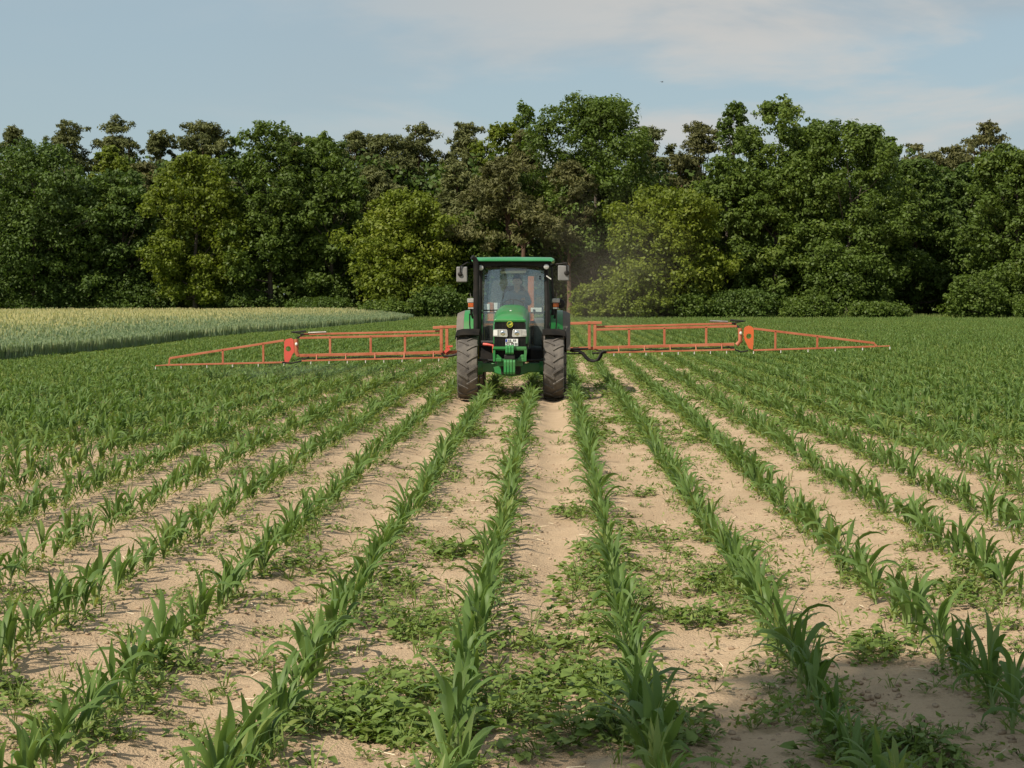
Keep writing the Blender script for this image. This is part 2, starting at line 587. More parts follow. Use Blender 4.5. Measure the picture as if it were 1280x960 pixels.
def broad_crown(r, H, Wd, bot, nleaf, size, pointed=.5, lobes=None):
    """leaf quads in clumps of clumps, through an uneven crown; z from bot to H"""
    nl = lobes or int(70 + Wd * 5)
    u = r.uniform(0, 1, nl) ** .8
    prof = np.where(u > .4, np.sqrt(np.clip(1 - ((u - .4) / .64) ** 2.2, .02, 1)), 1 - .3 * ((.4 - u) / .4) ** 2)
    th = r.uniform(0, 2 * np.pi, nl)
    squash = r.uniform(.8, 1.0)
    rad = Wd / 2 * prof * np.sqrt(r.uniform(.06, 1, nl)) * (.84 + .18 * np.sin(th * 3 + u * 5))
    lr = (.1 + .075 * r.uniform(0, 1, nl)) * Wd * (1.1 - .4 * u)
    lr = np.clip(lr, .55, 2.3)
    z = bot + lr * .6 + u * (H - bot - lr * 1.55)
    C = np.stack([rad * np.cos(th), rad * np.sin(th) * squash, z], 1)
    # a few sprigs poking out of the top and the sides
    ns = 9
    us = r.uniform(.55, 1, ns)
    ts = r.uniform(0, 2 * np.pi, ns)
    rs = Wd / 2 * np.maximum(np.sin(np.pi * (.1 + .9 * us)) ** .6, .15) * r.uniform(.6, 1.02, ns)
    C = np.concatenate([C, np.stack([rs * np.cos(ts), rs * np.sin(ts), bot + us * (H - bot) * r.uniform(.95, 1.03, ns)], 1)])
    lr = np.concatenate([lr, r.uniform(.35, .7, ns)])
    nl += ns
    tone_l = r.normal(0, .1, nl)
    # sub clumps
    nsub = 10
    d = unit(r.normal(size=(nl, nsub, 3)) + np.array([0, 0, .35]))
    SC = C[:, None] + d * (lr[:, None, None] * r.uniform(.45, .95, (nl, nsub, 1))) * np.array([1, 1, .8])
    SR = lr[:, None] * r.uniform(.3, .55, (nl, nsub))
    SC, SR = SC.reshape(-1, 3), SR.ravel()
    tl = np.repeat(tone_l, nsub) + r.normal(0, .07, nl * nsub)
    nleaf = int(nleaf * 4.0)
    size = size * .53
    w = SR ** 1.9
    i = r.choice(len(SR), nleaf, p=w / w.sum())
    dl = unit(r.normal(size=(nleaf, 3)) + np.array([0, 0, .25]))
    P = SC[i] + dl * (SR[i] * r.uniform(.35, 1.15, nleaf))[:, None] * np.array([1, 1, .75])
    nr = unit(dl + r.normal(size=(nleaf, 3)) * .38 + np.array([0, 0, .35]))
    V, Q = leaf_quads(P, nr, size, size * .62, r)
    return V, Q, .42 + tl[i] + r.normal(0, .1, nleaf), C

def pine_crown(r, H, Wd, bot, nleaf, size):
    nl = int(38 + 4 * Wd)
    Wd = Wd * 1.2
    nleaf = int(nleaf * 3.2)
    size = size * .62
    u = r.uniform(0, 1, nl) ** .8
    th = r.uniform(0, 2 * np.pi, nl)
    rad = Wd / 2 * (1.02 - .82 * u ** 1.5) * r.uniform(.3, 1, nl)
    lr = r.uniform(.6, 1.25, nl) * (1.15 - .4 * u) * max(Wd / 7, .8)
    z = bot + u * (H - bot - .5)
    C = np.stack([rad * np.cos(th), rad * np.sin(th), z], 1)
    tone_l = r.normal(0, .1, nl)
    nsub = 6
    d = unit(r.normal(size=(nl, nsub, 3)))
    SC = (C[:, None] + d * (lr[:, None, None] * r.uniform(.4, 1.0, (nl, nsub, 1))) * np.array([1, 1, .55])).reshape(-1, 3)
    SR = (lr[:, None] * r.uniform(.28, .5, (nl, nsub))).ravel()
    tl = np.repeat(tone_l, nsub) + r.normal(0, .06, nl * nsub)
    i = r.choice(len(SR), nleaf, p=SR ** 1.6 / (SR ** 1.6).sum())
    dl = unit(r.normal(size=(nleaf, 3)) + np.array([0, 0, .3]))
    P = SC[i] + dl * (SR[i] * r.uniform(.3, 1.15, nleaf))[:, None] * np.array([1, 1, .7])
    nr = unit(dl + r.normal(size=(nleaf, 3)) * .5 + np.array([0, 0, .25]))
    V, Q = leaf_quads(P, nr, size, size * .35, r)
    return V, Q, .45 + tl[i] + r.normal(0, .12, nleaf), C

def trunk_mb(r, H, r0, tips, top=.9, lean=.3):
    mb = MB()
    n = 7
    pts = [(lean * math.sin(k * 1.1 + r0 * 9) * k / n, lean * math.cos(k * .9 + r0 * 5) * k / n, -.15 + H * top * k / n) for k in range(n + 1)]
    mb.tube(pts, [max(.03, r0 * (1.35 if k == 0 else 1 - .85 * k / n)) for k in range(n + 1)], 8)
    for t in tips:
        zb = min(max(t[2] * r.uniform(.55, .8), .8), H * top * .9)
        f = zb / (H * top)
        b = Vector(pts[int(f * n)])
        b.z = zb
        e = Vector(t)
        mid = b.lerp(e, .5) + Vector((0, 0, -.06 * (e - b).length))
        rr = max(.03, r0 * .42 * (1 - .6 * f))
        mb.tube([b, mid, e], [rr, rr * .65, rr * .25], 5)
    return mb

def make_tree(name, label, cat, group, loc, H, Wd, bot, m, kind='broad', nleaf=6500, size=.3, r0=None, seed=0, bark=None):
    r = np.random.default_rng(seed)
    if kind == 'pine':
        V, Q, T, C = pine_crown(r, H, Wd, bot, nleaf, size)
    else:
        V, Q, T, C = broad_crown(r, H, Wd, bot, nleaf, size)
    root = empty(name, loc)
    tag(root, label, cat, group)
    tips = C[r.choice(len(C), min(len(C), 16 if kind == 'pine' else 12), replace=False)]
    t = trunk_mb(r, H, r0 or (.1 + H * .011), [tuple(p) for p in tips], .95 if kind == 'pine' else .8)
    t.build('trunk', bark or (M_pinebark if kind == 'pine' else M_bark), root, smooth=True)
    qobj('crown', V, Q, T, m, root)
    return root

def at_px(px, D):
    return (px - 691) / 2200 * D
# front and back trees of the wood: (kind, x at the tree line in degrees-like units, D, height, width, crown bottom, leaves, material, label)
TREES = [
 # the edge of the wood, nearest rank
 ('b', -95, 166, 17.0, 13.0, .6, 7000, M_oak, 'broadleaf tree of the wood beyond the left edge of the picture'),
 ('b', 40, 167, 17.2, 15.0, .5, 10500, M_deep, 'very dark broad tree behind the wheat, leftmost big crown of the wood edge'),
 ('b', 150, 169, 14.5, 10.0, .5, 7000, M_deep, 'dark rounded tree below the small yellow-green crown'),
 ('b', 243, 166, 15.8, 10.5, .8, 8000, M_light, 'yellowish green tree standing between two very dark trees behind the wheat'),
 ('b', 338, 168, 19.0, 11.0, .5, 9500, M_oak, 'tall dark green tree rising above the tip of the wheat field'),
 ('b', 415, 169, 17.2, 9.0, .5, 7000, M_oak, 'mid green tree left of the low pale round tree'),
 ('b', 505, 164, 12.2, 12.0, .4, 9500, M_light, 'low round fresh green tree left of the tractor cab'),
 ('b', 590, 167, 10.5, 9.0, .3, 6000, M_oak, 'low dark green tree directly behind the tractor roof'),
 ('p', 634, 166, 15.5, 9.0, 6.6, 6000, M_brown, 'brownish pine with a bent orange limb above the tractor'),
 ('p', 712, 166, 14.8, 7.0, 7.0, 4600, M_brown, 'brown pine with a straight bare orange trunk right of the cab'),
 ('b', 742, 171, 22.2, 15.5, 2.5, 14000, M_oak, 'tallest oak of the wood with a wide dome above the tractor'),
 ('b', 832, 161, 12.6, 13.5, .3, 12000, M_light, 'bright yellow-green spreading tree right of the tractor'),
 ('b', 905, 167, 15.5, 9.0, .4, 7000, M_oak, 'green tree leaning behind the bright yellow-green one'),
 ('b', 968, 168, 20.8, 11.0, .5, 10500, M_oak, 'second tallest broadleaf tree with sprigs on its top'),
 ('b', 1058, 166, 18.8, 13.5, .4, 13000, M_oak, 'massive round green tree over the right sprayer arm'),
 ('b', 1140, 172, 15.8, 9.0, .6, 7000, M_deep, 'shaded dark tree right of the massive round tree'),
 ('b', 1265, 163, 16.2, 12.0, .2, 11500, M_oak, 'green tree leafy to the ground at the right end of the wood'),
 ('b', 1375, 166, 17.0, 13.0, .4, 7000, M_oak, 'broadleaf tree of the wood beyond the right edge of the picture'),
 # second rank and the pines above it
 ('p', 18, 184, 20.0, 5.0, 12.0, 2600, M_needle, 'thin pine top poking out at the left end of the skyline'),
 ('p', -40, 184, 19.0, 7.0, 10.0, 2600, M_needle, 'pine top beyond the left end of the skyline'),
 ('p', 88, 183, 20.4, 7.5, 9.0, 4800, M_needle, 'pointed olive pine left of the small yellow-green crown'),
 ('p', 143, 185, 20.9, 8.0, 9.0, 5200, M_needle, 'wide olive pine right above the small yellow-green crown'),
 ('b', 139, 178, 17.6, 5.5, 7.0, 3800, M_light, 'small yellow-green crown peeping out between pines'),
 ('p', 201, 184, 20.2, 5.5, 11.0, 3000, M_needle, 'slim pine standing alone against the sky, third from the left'),
 ('p', 255, 184, 20.3, 9.0, 8.0, 5600, M_needle, 'broad olive pine behind the yellowish green tree'),
 ('p', 178, 178, 16.0, 7.0, 6.0, 4200, M_brown, 'grey brown pine crown low between the dark trees'),
 ('p', 293, 186, 19.4, 4.5, 11.0, 2200, M_deep, 'small dark spire beside the tall dark green tree'),
 ('b', 398, 182, 19.2, 7.5, 6.0, 5200, M_oak, 'rounded green crown right of the tall dark green tree'),
 ('p', 370, 187, 19.2, 6.0, 9.0, 2600, M_brown, 'brownish pine tip behind two green crowns'),
 ('p', 447, 182, 19.2, 8.0, 7.0, 5200, M_needle, 'round topped olive pine at the dip of the skyline'),
 ('p', 523, 183, 20.6, 8.0, 7.0, 5600, M_needle, 'olive pine with a pointed top left of the tractor'),
 ('p', 580, 184, 20.6, 7.5, 8.0, 5200, M_needle, 'olive pine with a ragged flat top just left of the tractor'),
 ('p', 487, 181, 18.8, 8.5, 6.0, 5000, M_needle, 'broad olive pine filling the dip of the skyline left of the tractor'),
 ('p', 470, 176, 15.0, 8.0, 6.0, 4800, M_needle, 'dull olive pine behind the low round tree'),
 ('b', 628, 182, 20.2, 7.5, 7.0, 5200, M_light, 'pale airy crown left of the tallest oak'),
 ('p', 655, 176, 18.6, 7.0, 8.0, 4500, M_brown, 'rusty brown pine crown leaning on the tallest oak'),
 ('b', 656, 184, 22.2, 2.6, 17.0, 420, M_oak, 'lone thin sprig top standing clear beside the tallest oak'),
 ('p', 570, 173, 15.2, 7.5, 5.0, 5000, M_needle, 'olive pine behind the low dark tree and the cab'),
 ('p', 812, 184, 20.2, 7.0, 8.0, 4800, M_needle, 'olive pine at the right shoulder of the tallest oak'),
 ('p', 872, 185, 20.4, 7.5, 9.0, 4200, M_brown, 'thin brownish pine in the gap right of the tallest oak'),
 ('p', 850, 178, 16.5, 7.0, 6.0, 4200, M_brown, 'brown pine hidden low in the gap right of the oak'),
 ('b', 917, 180, 21.8, 4.5, 10.0, 2300, M_oak, 'narrow sprig topped tree at the left of the second tallest'),
 ('b', 1010, 182, 20.2, 7.5, 8.0, 5200, M_oak, 'green crown filling between the two biggest right trees'),
 ('b', 1095, 182, 18.8, 7.5, 7.0, 5000, M_oak, 'green shoulder crown sloping down right of the massive tree'),
 ('p', 1150, 186, 18.8, 7.5, 8.0, 4200, M_brown, 'pale brownish top behind the shaded dark tree'),
 ('p', 1190, 186, 18.3, 7.5, 7.0, 4400, M_brown, 'brownish crown left of the flat topped pine'),
 ('p', 1228, 188, 20.9, 4.2, 17.2, 1100, M_brown, 'flat topped lone pine high against the right sky'),
 ('b', 1195, 175, 15.4, 8.0, 2.0, 6000, M_deep, 'dark tree in the gap left of the leafy right end tree'),
 ('b', 1310, 182, 17.6, 8.0, 5.0, 4500, M_oak, 'green crown behind the right end of the wood'),
]
for k, (kd, px, D, H, Wd, bot, nl, m, lab) in enumerate(TREES):
    if kd == 'p' and D > 180 and bot < 15: bot, Wd, nl = bot * .72, Wd * 1.12, int(nl * 1.3)
    make_tree('pine_tree' if kd == 'p' else 'broadleaf_tree', lab, 'tree', 'trees at the edge of the wood',
              (at_px(px, D), D, 0), H, Wd, bot, m, 'pine' if kd == 'p' else 'broad', nl, .34 if kd == 'p' else .32, seed=100 + k)

BUSHES = [
 (480, 158, 1.9, 6.0, M_oak, 'low dark bush at the foot of the wood left of the tractor'),
 (548, 160, 3.2, 6.5, M_deep, 'taller dark bush left of the cab at the wood edge'),
 (742, 158, 3.4, 5.0, M_light, 'dusty pale bush right beside the tractor fender'),
 (795, 157, 3.4, 6.0, M_light, 'pale green bush below the bright spreading tree'),
 (860, 158, 2.6, 6.0, M_oak, 'rounded bush above the right sprayer arm'),
 (930, 159, 3.0, 7.0, M_deep, 'dark bush over the orange hinge plate'),
 (1010, 158, 2.4, 6.5, M_oak, 'low bush under the massive round tree'),
 (1095, 158, 1.8, 6.0, M_oak, 'small bush past the tip of the right sprayer arm'),
 (1212, 157, 4.3, 6.0, M_oak, 'big bush fronting the leafy tree at the right end'),
 (1285, 157, 2.6, 6.0, M_oak, 'small bush cut by the right edge of the picture'),
 (300, 167, 3.0, 8.0, M_deep, 'dim bush behind the narrow end of the wheat'),
 (400, 164, 2.2, 7.0, M_deep, 'dim low bush beyond the tip of the wheat'),
 (170, 168, 3.5, 8.0, M_deep, 'dim bush in the shade behind the middle of the wheat'),
 (60, 168, 3.5, 9.0, M_deep, 'dim bush in the shade behind the wheat at the left end'),
]
for k, (px, D, H, Wd, m, lab) in enumerate(BUSHES):
    make_tree('bush', lab, 'bush', 'bushes along the foot of the wood', (at_px(px, D), D, 0), H, Wd, -.2, m, 'broad', 2200, .24, r0=.06, seed=300 + k)

# deep inside of the wood, one dark mass behind the trees one can tell apart
r = np.random.default_rng(5)
n = 270000
P = np.stack([r.uniform(-75, 75, n), r.uniform(176, 214, n), r.uniform(0, 1, n) ** .95 * 16.6], 1)
P[:, 2] *= .75 + .3 * vnoise(P[:, 0] * .16, P[:, 1] * .16, 8)
V, Q = leaf_quads(P, unit(r.normal(size=(n, 3)) + np.array([0, -.3, .5])), 
 .29, .19, r)
o = qobj('forest_interior_foliage', V, Q, .3 + r.normal(0, .14, n) + .15 * vnoise(P[:, 0] * .3, P[:, 2] * .3, 9), M_deep)
tag(o, kind='stuff')
o['label'] = 'dark leafy inside of the wood behind its edge trees'

# tree behind the camera whose crown throws the shade on the lower right soil
make_tree('roadside_tree', 'small leafy tree whose crown shades the soil at the lower right', 'tree', None,
          (-5.9, -1.7, 0), 13.8, 3.4, 10.4, M_oak, 'broad', 2600, .17, r0=.12, seed=77)

# ------------------------------------------------------------------ wheat
r = np.random.default_rng(21)
def wheat_points(n, y0, y1, depth_max):
    y = r.uniform(y0, y1, n)
    x = wheat_edge(y) - r.uniform(0, 1, n) ** 1.5 * depth_max
    return x, y
xs, ys = [], []
for n, y0, y1, dm in ((26000, 44, 80, 5), (20000, 80, 163, 6), (76000, 44, 164, 42)):
    a, b = wheat_points(n, y0, y1, dm)
    xs.append(a); ys.append(b)
a, b = r.uniform(-32, -13.2, 9000), r.uniform(161, 164.5, 9000)
xs.append(a); ys.append(b)
x, y = np.concatenate(xs), np.concatenate(ys)
n = len(x)
h = (.82 + .18 * vnoise(x * .35, y * .25, 12)) * np.clip(.5 + .1 * (wheat_edge(y) - x), .5, 1) * np.clip(r.normal(1, .1, n), .6, 1.15)
az = r.uniform(0, 2 * np.pi, n)
w = r.uniform(.018, .035, n)
lean = r.normal(0, .1, (n, 2))
def strip(z0, z1, wid):
    dx, dy = np.cos(az) * wid, np.sin(az) * wid
    A = lambda s_, z: np.stack([x + s_ * dx + lean[:, 0] * z, y + s_ * dy + lean[:, 1] * z, z], 1)
    return np.stack([A(-1, z0), A(1, z0), A(.7, z1), A(-.7, z1)], 1).reshape(-1, 3)
V = np.concatenate([strip(0 * h, h * .55, w * 1.2), strip(h * .5, h * .88, w), strip(h * .84, h, w * 1.0)])
Q = np.arange(3 * n * 4).reshape(-1, 4)
patch = .12 * (vnoise(x * .2, y * .12, 14) - .5)
T = np.concatenate([.2 + r.normal(0, .1, n), .42 + r.normal(0, .1, n) + patch, .42 + .46 * np.clip((wheat_edge(y) - x - .8) / 4.5 + r.normal(0, .2, n), 0, 1) + r.normal(0, .1, n) + patch])
o = qobj('wheat', V, Q, T, M_wheat)
tag(o, kind='stuff')
o['label'] = 'ripening wheat, yellow on top and blue-green along its edge'

# grass strip along the wood
n = 26000
x, y = r.uniform(-14, 60, n), r.uniform(150, 164, n)
az = r.uniform(0, 2 * np.pi, n)
h = r.uniform(.1, .35, n) * (1 + .6 * (y > 158))
dx, dy = np.cos(az) * .05, np.sin(az) * .05
l_ = r.normal(0, .12, (n, 2))
V = np.stack([np.stack([x - dx, y - dy, 0 * h], 1), np.stack([x + dx, y + dy, 0 * h], 1), np.stack([x + dx * .2 + l_[:, 0], y + dy * .2, h], 1), np.stack([x - dx * .2 + l_[:, 0], y - dy * .2, h], 1)], 1).reshape(-1, 3)
o = qobj('grass', V, np.arange(n * 4).reshape(-1, 4), .6 + r.normal(0, .15, n) + .3 * (vnoise(x * .1, y * .4, 3) - .5), M_grass)
tag(o, kind='stuff')
o['label'] = 'pale grass strip between maize and wood'

# ------------------------------------------------------------------ maize
def maize_leaf(base, az, length, width, e0, droop, nseg, across, r, twist):
    ts = np.linspace(0, 1, nseg + 1)
    p = np.array(base, dtype=float)
    pts, tang = [], []
    for i, t in enumerate(ts):
        e = e0 - droop * t ** 1.6
        a = az + twist * t * .6
        d = np.array([math.cos(e) * math.cos(a), math.cos(e) * math.sin(a), math.sin(e)])
        pts.append(p.copy()); tang.append((d, a, e))
        p = p + d * length / nseg
    V = []
    for i, t in enumerate(ts):
        d, a, e = tang[i]
        wd = width * max(.06, (.45 + 1.6 * t) if t < .34 else (1 - ((t - .34) / .66) ** 1.9)) * .5
        side = np.array([-math.sin(a), math.cos(a), 0])
        nrm = np.cross(d, side)
        nrm = nrm * (1 if nrm[2] >= -0.2 else 1)
        roll = twist * t
        sd = side * math.cos(roll) + nrm * math.sin(roll)
        nn = np.cross(sd, d)
        fold = .42 * (1 - t * .6)
        wav = .12 * math.sin(t * 9 + az * 3) * wd
        if across == 3:
            V += [pts[i] - sd * wd + nn * (-fold * wd * 1 + wav) * -1, pts[i], pts[i] + sd * wd + nn * (fold * wd + wav)]
        else:
            V += [pts[i] - sd * wd, pts[i] + sd * wd]
    Q = []
    for i in range(nseg):
        for j in range(across - 1):
            b = i * across + j
            Q.append((b, b + 1, b + across + 1, b + across))
    return V, Q

def maize_variant(seed, nseg, across, nl, wmul=1.0):
    r = np.random.default_rng(seed)
    V, Q, T = [], [], []
    h = r.uniform(.10, .19)
    az0 = r.uniform(0, 2 * np.pi)
    for k in range(nl):
        f = k / (nl - 1)
        zb = .012 + h * f ** .9
        az = az0 + (k % 2) * np.pi + r.normal(0, .35)
        if f < .3:                     # lowest leaves, arching to the soil
            ln, wd, e0, dr = r.uniform(.14, .22), r.uniform(.02, .03), r.uniform(.7, 1.0), r.uniform(1.3, 2.1)
        elif f < .8:
            ln, wd, e0, dr = r.uniform(.24, .40), r.uniform(.034, .054), r.uniform(1.05, 1.45), r.uniform(1.1, 3.3)
        else:
            ln, wd, e0, dr = r.uniform(.18, .3), r.uniform(.026, .042), r.uniform(1.3, 1.55), r.uniform(.2, 1.6)
        v, q = maize_leaf((0, 0, zb), az, ln, wd * wmul, e0, dr, nseg, across, r, r.normal(0, .75))
        b = len(V)
        V += v
        Q += [tuple(b + i for i in x) for x in q]
        T += [(.76 if f < .2 else .36) + r.normal(0, .09) + (.1 if f > .85 else 0)] * len(q)
    return np.array(V), np.array(Q), np.array(T), h

NV = 16
NEAR = [maize_variant(500 + k, 7, 3, 7) for k in range(NV)]
MID = [maize_variant(500 + k, 4, 2, 7, 1.15)[:3] for k in range(NV)]
FAR = [maize_variant(500 + k, 2, 2, 6, 1.5)[:3] for k in range(NV)]

# every plant of the field: rows along y
rows = []
r = np.random.default_rng(33)
for k in range(-27, 66):
    xr = ROW0 + k * PITCH
    y = np.arange(4.6, 151.5, .112)
    y = y + r.normal(0, .025, len(y))
    x = xr + r.normal(0, .02, len(y)) + .05 * (vnoise(y * .11 + k * 7.3, 0 * y + k, 6) - .5)
    keep = r.random(len(y)) > (.07 + .14 * (vnoise(y * .5 + k * 3.1, 0 * y + k * 1.7, 7) > .8))
    keep &= x > wheat_edge(y) + .9
    keep &= (x > -.31 * y - 1.6) & (x < .275 * y + 1.6)
    rows.append(np.stack([x, y, np.full(len(y), k)], 1)[keep])
PL = np.concatenate(rows)
# nothing grows under the tyres
for tx in (-1.485, .015):
    PL = PL[~((abs(PL[:, 0] - tx) < .27) & (PL[:, 1] > 30.2) & (PL[:, 1] < 34.3))]
# one missing stretch in a row at the left of the foreground
PL = PL[~((PL[:, 2] == -3) & (PL[:, 1] > 9.2) & (PL[:, 1] < 9.6))]
PL = PL[~((PL[:, 2] == -3) & (PL[:, 1] > 10.3) & (PL[:, 1] < 10.55))]
n = len(PL)
pz = hz(PL[:, 0], PL[:, 1]) - .004
var = r.integers(0, NV, n)
rot = r.uniform(0, 2 * np.pi, n)
sc = (.98 + .2 * (vnoise(PL[:, 0] * .4 + 3, PL[:, 1] * .25, 15) - .5)) * np.where(r.random(n) < .12, r.uniform(.35, .62, n), r.uniform(.58, .95, n)) * (1 - .2 * np.clip((PL[:, 1] - 24) / 22, 0, 1)) * (1 - .22 * np.clip((-PL[:, 0] - 8) / 5, 0, 1))
tone = r.normal(0, .07, n) + .18 * (vnoise(PL[:, 0] * .25, PL[:, 1] * .12, 16) - .5)
tilt = r.normal(0, .08, (n, 2))
inframe = (PL[:, 0] > -.318 * PL[:, 1] - .15) & (PL[:, 0] < .268 * PL[:, 1] + .15) & (PL[:, 1] > 6.2)
order = np.argsort(np.where(inframe, PL[:, 1], 1e6))
solo = np.zeros(n, bool)
solo[order[:300]] = True
def row_words(k):
    k = int(k)
    if k == -1: return 'row leading to the inner side of the right tyre'
    if k == -2: return 'row leading to the inner side of the left tyre'
    if k == 0: return 'row just right of the right tractor tyre'
    if k == -3: return 'row just left of the left tractor tyre'
    nth = {1: 'first', 2: 'second', 3: 'third', 4: 'fourth', 5: 'fifth'}
    if k > 0: return nth.get(k, 'outer') + ' row right of the one beside the right tyre'
    return nth.get(-3 - k, 'outer') + ' row left of the one beside the left tyre'
near_mesh = []
for v, q, t, h in NEAR:
    st = MB().tube([(0, 0, -.02), (0, 0, h * .5), (.003, 0, h + .05)], [.012, .0105, .006], 6)
    me_o = st.build('maize_plant', M_stalk, None, smooth=True)
    stalk = me_o.data
    bpy.data.objects.remove(me_o)
    near_mesh.append((stalk, qmesh('foliage', v, q, t, M_maize, smooth=True)))
for i in np.nonzero(solo)[0]:
    a, b = near_mesh[var[i]]
    o = bpy.data.objects.new('maize_plant', a)
    COL.objects.link(o)
    o.location = (PL[i, 0], PL[i, 1], pz[i])
    o.rotation_euler = (tilt[i, 1] * .8, tilt[i, 0] * .8, rot[i])
    o.scale = (sc[i],) * 3
    rw = row_words(PL[i, 2])
    tag(o, 'young maize plant in the ' + rw, 'maize plant', 'maize plants in the ' + rw)
    f = bpy.data.objects.new('foliage', b)
    COL.objects.link(f)
    f.parent = o
rest = ~solo
zone = [(rest & (PL[:, 1] < 24), [v[:3] for v in NEAR]), (rest & (PL[:, 1] >= 24) & (PL[:, 1] < 55), MID), (rest & (PL[:, 1] >= 55), FAR)]
Vs, Qs, Ts, off = [], [], [], 0
for mk, lod in zone:
    P = np.stack([PL[mk, 0], PL[mk, 1], pz[mk]], 1)
    v, q, t = merge(lod, var[mk], P, rot[mk], sc[mk], tone[mk], tilt[mk])
    Vs.append(v); Qs.append(q + off); Ts.append(t)
    off += len(v)
o = qobj('maize_crop', np.concatenate(Vs), np.concatenate(Qs), np.concatenate(Ts), M_maize, smooth=True)
tag(o, kind='stuff')
o['label'] = 'rows of young maize reaching back to the wood'

# ------------------------------------------------------------------ weeds
def weed_variant(seed, nleaf, rad, hgt, ls, two=True):
    r = np.random.default_rng(seed)
    V, Q, T = [np.array([-.003, 0, -.005]), np.array([.003, .002, -.005])], [], []
    for k in range(nleaf):
        az = r.uniform(0, 2 * np.pi)
        rr = rad * math.sqrt(r.uniform(.05, 1))
        z = hgt * (1 - .75 * (rr / rad) ** 2) * r.uniform(.45, 1)
        c = np.array([rr * math.cos(az), rr * math.sin(az), z])
        a2 = az + r.normal(0, .5)
        e = r.uniform(-.35, .55)
        d = np.array([math.cos(a2) * math.cos(e), math.sin(a2) * math.cos(e), math.sin(e)])
        s_ = np.array([-math.sin(a2), math.cos(a2), r.normal(0, .25)])
        l = ls * r.uniform(.6, 1.25)
        w = l * r.uniform(.55, .8) / 2
        up = np.array([0, 0, 1.])
        b = len(V)
        V += [c, c + d * l * .35 - s_ * w + up * w * .3, c + d * l * .4, c + d * l * .35 + s_ * w + up * w * .3, c + d * l * .78 - s_ * w * .55, c + d * l * .78 + s_ * w * .55, c + d * l - up * l * .12, c + d * l * .06 + s_ * .004]
        Q += [(b, b + 1, b + 4, b + 2), (b, b + 2, b + 5, b + 3), (b + 2, b + 4, b + 6, b + 5), (0, 1, b + 7, b)]
        T += [.45 + r.normal(0, .13)] * 4
    return np.array(V), np.array(Q), np.array(T)
def seedling_variant(seed, nb):
    r = np.random.default_rng(seed)
    V, Q, T = [], [], []
    for k in range(nb):
        v, q = maize_leaf((r.normal(0, .008), r.normal(0, .008), 0), r.uniform(0, 6.28), r.uniform(.06, .13), r.uniform(.005, .009), r.uniform(.8, 1.4), r.uniform(.3, 1.4), 3, 2, r, 0)
        b = len(V)
        V += v
        Q += [tuple(b + i for i in x) for x in q]
        T += [.6 + r.normal(0, .12)] * len(q)
    return np.array(V), np.array(Q), np.array(T)
def fine_variant(seed):
    r = np.random.default_rng(seed)
    n = 16
    c = np.stack([r.normal(0, .05, n), r.normal(0, .05, n), r.uniform(.01, .09, n)], 1)
    V, Q = leaf_quads(c, unit(r.normal(size=(n, 3)) + np.array([0, 0, .8])), .018, .007, r)
    return V, Q, .62 + r.normal(0, .12, n)

BIGW = [weed_variant(700 + k, 34, .15, .15, .062) for k in range(6)]
SMALLW = [weed_variant(720 + k, 12, .065, .06, .036) for k in range(6)] + [seedling_variant(740 + k, 5) for k in range(3)] + [fine_variant(750 + k) for k in range(5)]

r = np.random.default_rng(55)
# hand-placed patches of taller broad-leaved weeds: (x, y, radius across, radius along, plants)
PATCH = [(.02, 7.75, .3, .75, 34), (.05, 9.3, .24, .5, 9), (-.78, 7.35, .24, .4, 15), (-.78, 9.4, .2, .4, 6), (-.8, 10.6, .2, .3, 3), (.72, 9.6, .26, .4, 6),
         (.2, 10.8, .2, .5, 6), (.25, 12.2, .15, .5, 5), (-.5, 7.0, .2, .3, 7), (1.0, 10.4, .2, .5, 6), (-1.7, 8.3, .25, .4, 5), (-.72, 12.0, .18, .4, 5), (1.62, 8.9, .2, .5, 5), (.4, 7.1, .25, .4, 9),
         (.75, 12.8, .15, .4, 4), (2.4, 10.4, .2, .5, 6), (-1.5, 11.3, .25, .6, 6), (.22, 14.2, .12, .6, 4), (.78, 15.8, .1, .35, 3), (1.3, 7.0, .3, .4, 6), (-1.2, 6.9, .2, .3, 4)]
bx, by, bs = [], [], []
for (cx, cy, rx, ry, k) in PATCH:
    bx.append(cx + r.normal(0, rx * .6, k)); by.append(cy + r.normal(0, ry * .6, k)); bs.append(r.uniform(.55, 1.15, k))
bx, by, bs = np.concatenate(bx), np.concatenate(by), np.concatenate(bs)
bz = hz(bx, by)
bmesh_ = [qmesh('weed_plant', v, q, t, M_weed) for v, q, t in BIGW]
def gap_words(x):
    k = math.floor((x - ROW0) / PITCH)
    names = {-3: 'left of the row beside the left tyre', -2: 'in the gap that runs to the left tyre', -1: 'in the gap that runs to the right tyre', 0: 'in the gap right of the row beside the right tyre'}
    # gap k lies between row k and row k+1
    t = {-1: 'between the two rows nearest the middle, below the right tyre', -2: 'between the rows below the middle of the tractor', -3: 'in the soil gap below the left tyre', 0: 'in the first soil gap right of the tractor', 1: 'in the second soil gap right of the tractor', 2: 'in the third soil gap right of the tractor'}
    return t.get(k, 'in the outer soil gaps at the left' if k < 0 else 'in the outer soil gaps at the right')
for i in range(len(bx)):
    o = bpy.data.objects.new('weed_plant', bmesh_[i % 6])
    COL.objects.link(o)
    o.location = (bx[i], by[i], bz[i])
    o.rotation_euler.z = r.uniform(0, 6.28)
    o.scale = (bs[i],) * 3
    g = gap_words(bx[i])
    tag(o, 'low broad leaved weed growing ' + g, 'weed', 'broad leaved weeds ' + g)

